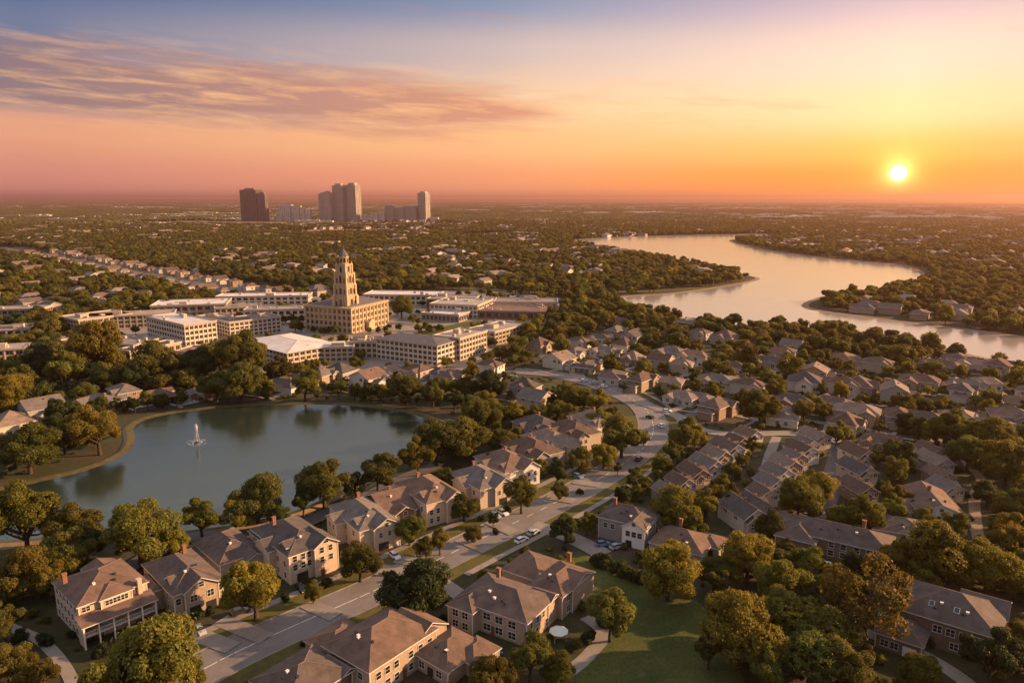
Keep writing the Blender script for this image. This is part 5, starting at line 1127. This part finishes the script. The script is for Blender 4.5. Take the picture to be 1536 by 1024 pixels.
link('spray', k.mesh('spray', M['spray']), ft)
k = MB(); k.lathe([(.1, .4), (.13, 2.5), (.2, 4.2), (.34, 5.6), (.26, 6.4), (.05, 6.9)], 10); link('jet', k.mesh('jet', M['spray'], True), ft)
M['foam'], nt, b = mat('foam'); b.inputs['Base Color'].default_value = (.8, .79, .78, 1)
fn = noise(nt, 2.2, 6, .75); L_ = ramp(nt, fn.outputs[0], [(.52, (0, 0, 0)), (.7, (.5,) * 3)]); b.inputs['Alpha'].default_value = .45
k = MB()
rg = random.Random(4)
for r_, w_, pr_ in ((1.3, .22, .8), (2.3, .12, .6), (3.1, .07, .45)):
    q = 0
    while q < 72:
        n_ = rg.randint(2, 9)
        if rg.random() < pr_:
            for e in range(q, min(q + n_, 72)):
                a0, a1 = 2 * PI * e / 72, 2 * PI * (e + 1) / 72; k.face([((r_ + o_) * math.cos(a), (r_ + o_) * math.sin(a), .05) for a, o_ in ((a0, -w_), (a0, w_), (a1, w_), (a1, -w_))])
        q += n_
link('foam', k.mesh('foam', M['foam']), ft)
# ------------------------------------------------------------------ cars
def carpaint(n, c):
    m, nt, b = mat(n); b.inputs['Base Color'].default_value = c + (1,); b.inputs['Roughness'].default_value = .25; b.inputs['Coat Weight'].default_value = .6; b.inputs['Specular IOR Level'].default_value = .5; return m
CP = {'white': carpaint('paint_white', (.75, .75, .74)), 'silver': carpaint('paint_silver', (.4, .42, .45)), 'black': carpaint('paint_black', (.02, .02, .022)), 'blue': carpaint('paint_blue', (.12, .22, .36)), 'red': carpaint('paint_red', (.35, .05, .03))}
def car_proto(colour):
    t = thing('car', 'x', 'car', (0, 0, 0)); bm = MB(); n = 9
    prof = [(-2.2, .35, .75), (-2.1, .3, .95), (-1.2, .3, 1.02), (-.2, .3, 1.05), (.9, .3, 1.02), (1.9, .3, .88), (2.25, .35, .7)]
    for (a, b) in zip(prof[:-1], prof[1:]):
        wa, wb = (.8 if abs(a[0]) > 2.1 else .9), (.8 if abs(b[0]) > 2.1 else .9)
        bm.hexa([(a[0], -wa, a[1]), (b[0], -wb, b[1]), (b[0], wb, b[1]), (a[0], wa, a[1])], [(a[0], -wa * .94, a[2]), (b[0], -wb * .94, b[2]), (b[0], wb * .94, b[2]), (a[0], wa * .94, a[2])])
    bm.hexa([(-1.45, -.66, 1.4), (.45, -.66, 1.4), (.45, .66, 1.4), (-1.45, .66, 1.4)], [(-1.3, -.6, 1.5), (.3, -.6, 1.5), (.3, .6, 1.5), (-1.3, .6, 1.5)])
    link('body', bm.mesh('body', CP[colour]), t); gm_ = MB(); gm_.hexa([(-1.9, -.82, 1.0), (1.05, -.82, 1.0), (1.05, .82, 1.0), (-1.9, .82, 1.0)], [(-1.45, -.67, 1.41), (.45, -.67, 1.41), (.45, .67, 1.41), (-1.45, .67, 1.41)])
    link('windows', gm_.mesh('windows', M['glass']), t)
    wh = MB(); wh.tube((0, -.11, 0), (0, .11, 0), .33, .33, 14); wh.tube((0, .11, 0), (0, -.11, 0), .33, .33, 14); wm = wh.mesh('wheel', M['dark'])
    for x in (-1.4, 1.4):
        for y in (-.84, .84): link('wheel', wm, t, (x, y, .33))
    for y in (-.6, .6):
        q = MB(); q.box(2.2, 2.28, y - .16, y + .16, .58, .7); link('headlight', q.mesh('headlight', M['white']), t)
    return t
cars = [('white', 991, 640, 105, 'white car driving round the road bend, lower of two'), ('black', 975, 627, 120, 'black car driving round the road bend, upper of two'), ('black', 958, 690, 60, 'dark car at the left kerb just below the road bend'), ('white', 782, 812, 45, 'white car on the road by the side path junction'), ('silver', 800, 801, 45, 'silver car following the white car past the junction'),
 ('silver', 742, 775, -50, 'silver car parked in front of the white sided house, left one'), ('white', 754, 771, -50, 'white car parked in front of the white sided house, right one'), ('white', 592, 836, -52, 'white car parked before the beige house with garage'), ('blue', 866, 716, -50, 'blue car in the driveway between the roadside oaks'), ('black', 452, 885, -50, 'black car in the driveway of the tall peach gabled house'), ('silver', 300, 948, -48, 'silver car in the driveway of the tan gabled house'), ('black', 360, 920, 43, 'black car parked under the large golden street tree'),
 ('white', 688, 968, 50, 'white car left of the house with the round skylight'), ('blue', 738, 985, 30, 'pale blue car below the house with the round skylight'), ('white', 1000, 618, -20, 'white car in the forecourt right of the road bend, left one'), ('silver', 1030, 632, -30, 'silver car in the forecourt right of the road bend, right one'), ('white', 876, 572, 10, 'white car parked above the bend, leftmost of four'), ('silver', 892, 576, 5, 'silver car parked above the bend, second of four'), ('white', 905, 581, -5, 'white car parked above the bend, third of four'), ('blue', 1000, 596, -15, 'blue car parked above the bend, rightmost of four'),
 ('black', 1238, 718, 80, 'black car on the lane right of the second townhouse row, upper one'), ('white', 1232, 742, 75, 'white car on the lane right of the second townhouse row, lower one'), ('white', 1256, 664, 20, 'white car by the pale peach two storey house'), ('white', 1238, 850, 20, 'white car in front of the long dark roofed house, left one'), ('blue', 1278, 872, 20, 'blue car in front of the long dark roofed house, right one'), ('silver', 925, 822, 30, 'silver car left of the white gabled house'), ('blue', 904, 818, 10, 'blue car beside the side path by the white gabled house'),
 ('white', 708, 563, 0, 'white car on the street by the long cream block'), ('silver', 770, 566, 10, 'silver car on the street above the lake trees'), ('white', 205, 602, 0, 'white car on the far lake shore'), ('silver', 286, 604, 10, 'silver car on the far lake shore by the big trees'), ('white', 745, 482, 0, 'white car in the campus car park, left one'), ('silver', 757, 483, 0, 'silver car in the campus car park, middle one'), ('white', 768, 484, 0, 'white car in the campus car park, right one')]
cpr = {}
for colour, x, y, deg, lb in cars:
    p = at(x, y); p.z = .07
    if colour not in cpr: cpr[colour] = o = car_proto(colour); o.location = p; o.rotation_euler = (0, 0, D(deg)); o['label'] = lb; o['group'] = 'parked and moving cars'
    else: dup(cpr[colour], p, D(deg), None, lb, 'parked and moving cars')
# driveways (concrete quads from garage to road)
drv = [((285, 948), (350, 972)), ((460, 905), (505, 925)), ((565, 852), (632, 862)), ((595, 838), (655, 850)), ((735, 782), (772, 800)), ((860, 722), (900, 728)), ((700, 900), (660, 872)), ((330, 930), (400, 958)), ((690, 808), (732, 826)), ((820, 745), (862, 752))]
for a, b in drv:
    A, B = at(*a), at(*b); l = [A.lerp(B, t / 3) for t in range(4)]; ribbon('driveway', l, -2.2, 2.2, .185 + .004 * drv.index((a, b)), M['concrete'])['kind'] = 'structure'
# wheeled bin at the kerb
bp = at(516, 938); t = thing('wheeled_bin', 'dark wheeled bin standing at the kerb above the big brown roof', 'bin', (bp.x, bp.y, .05), .7)
k = MB(); k.hexa([(-.4, -.4, .1), (.4, -.4, .1), (.4, .4, .1), (-.4, .4, .1)], [(-.55, -.55, 1.3), (.55, -.55, 1.3), (.55, .55, 1.3), (-.55, .55, 1.3)]); link('body', k.mesh('body', M['dark']), t)
k = MB(); k.box(-.6, .6, -.62, .62, 1.3, 1.42); link('lid', k.mesh('lid', M['dark']), t)
# white patio canopy
cpn = at(838, 958); t = thing('patio_canopy', 'white fabric patio canopy beside the house with the round skylight', 'canopy', (cpn.x, cpn.y, 0), D(-32), None, (.75, .75, .9))
k = MB(); k.lathe([(2.9, 2.2), (1.4, 2.8), (.05, 3.3)], 8); link('fabric', k.mesh('fabric', M['white']), t)
for q in range(4): kk = MB(); kk.tube((2.4 * math.cos(q * PI / 2), 2.4 * math.sin(q * PI / 2), 0), (2.4 * math.cos(q * PI / 2), 2.4 * math.sin(q * PI / 2), 2.4), .05, .05, 6); link('post', kk.mesh('post', M['white']), t)
# ------------------------------------------------------------------ haze
HZ = True
if HZ:
    k = MB(); k.box(-25000, 25000, -400, 26000, -1.0, 190); hb = link('haze', None); bpy.data.objects.remove(hb)
    me = k.mesh('haze', []) if False else None
    hm = bpy.data.materials.new('haze'); hm.use_nodes = True; nt = hm.node_tree; nt.nodes.remove(nt.nodes['Principled BSDF'])
    pv = N(nt, 'ShaderNodeVolumePrincipled'); pv.inputs['Color'].default_value = (1.0, .57, .44, 1); pv.inputs['Density'].default_value = 8.5e-5; pv.inputs['Anisotropy'].default_value = .78
    nt.links.new(pv.outputs[0], nt.nodes['Material Output'].inputs['Volume'])
    ho = link('haze', k.mesh('haze', hm)); ho['kind'] = 'stuff'; ho['label'] = 'warm evening haze over the whole plain'
scene.cycles.volume_bounces = 0; scene.cycles.max_bounces = 6; scene.cycles.diffuse_bounces = 2; scene.cycles.transparent_max_bounces = 6
for m_ in bpy.data.materials: m_.cycles.homogeneous_volume = True if hasattr(m_.cycles, 'homogeneous_volume') else None
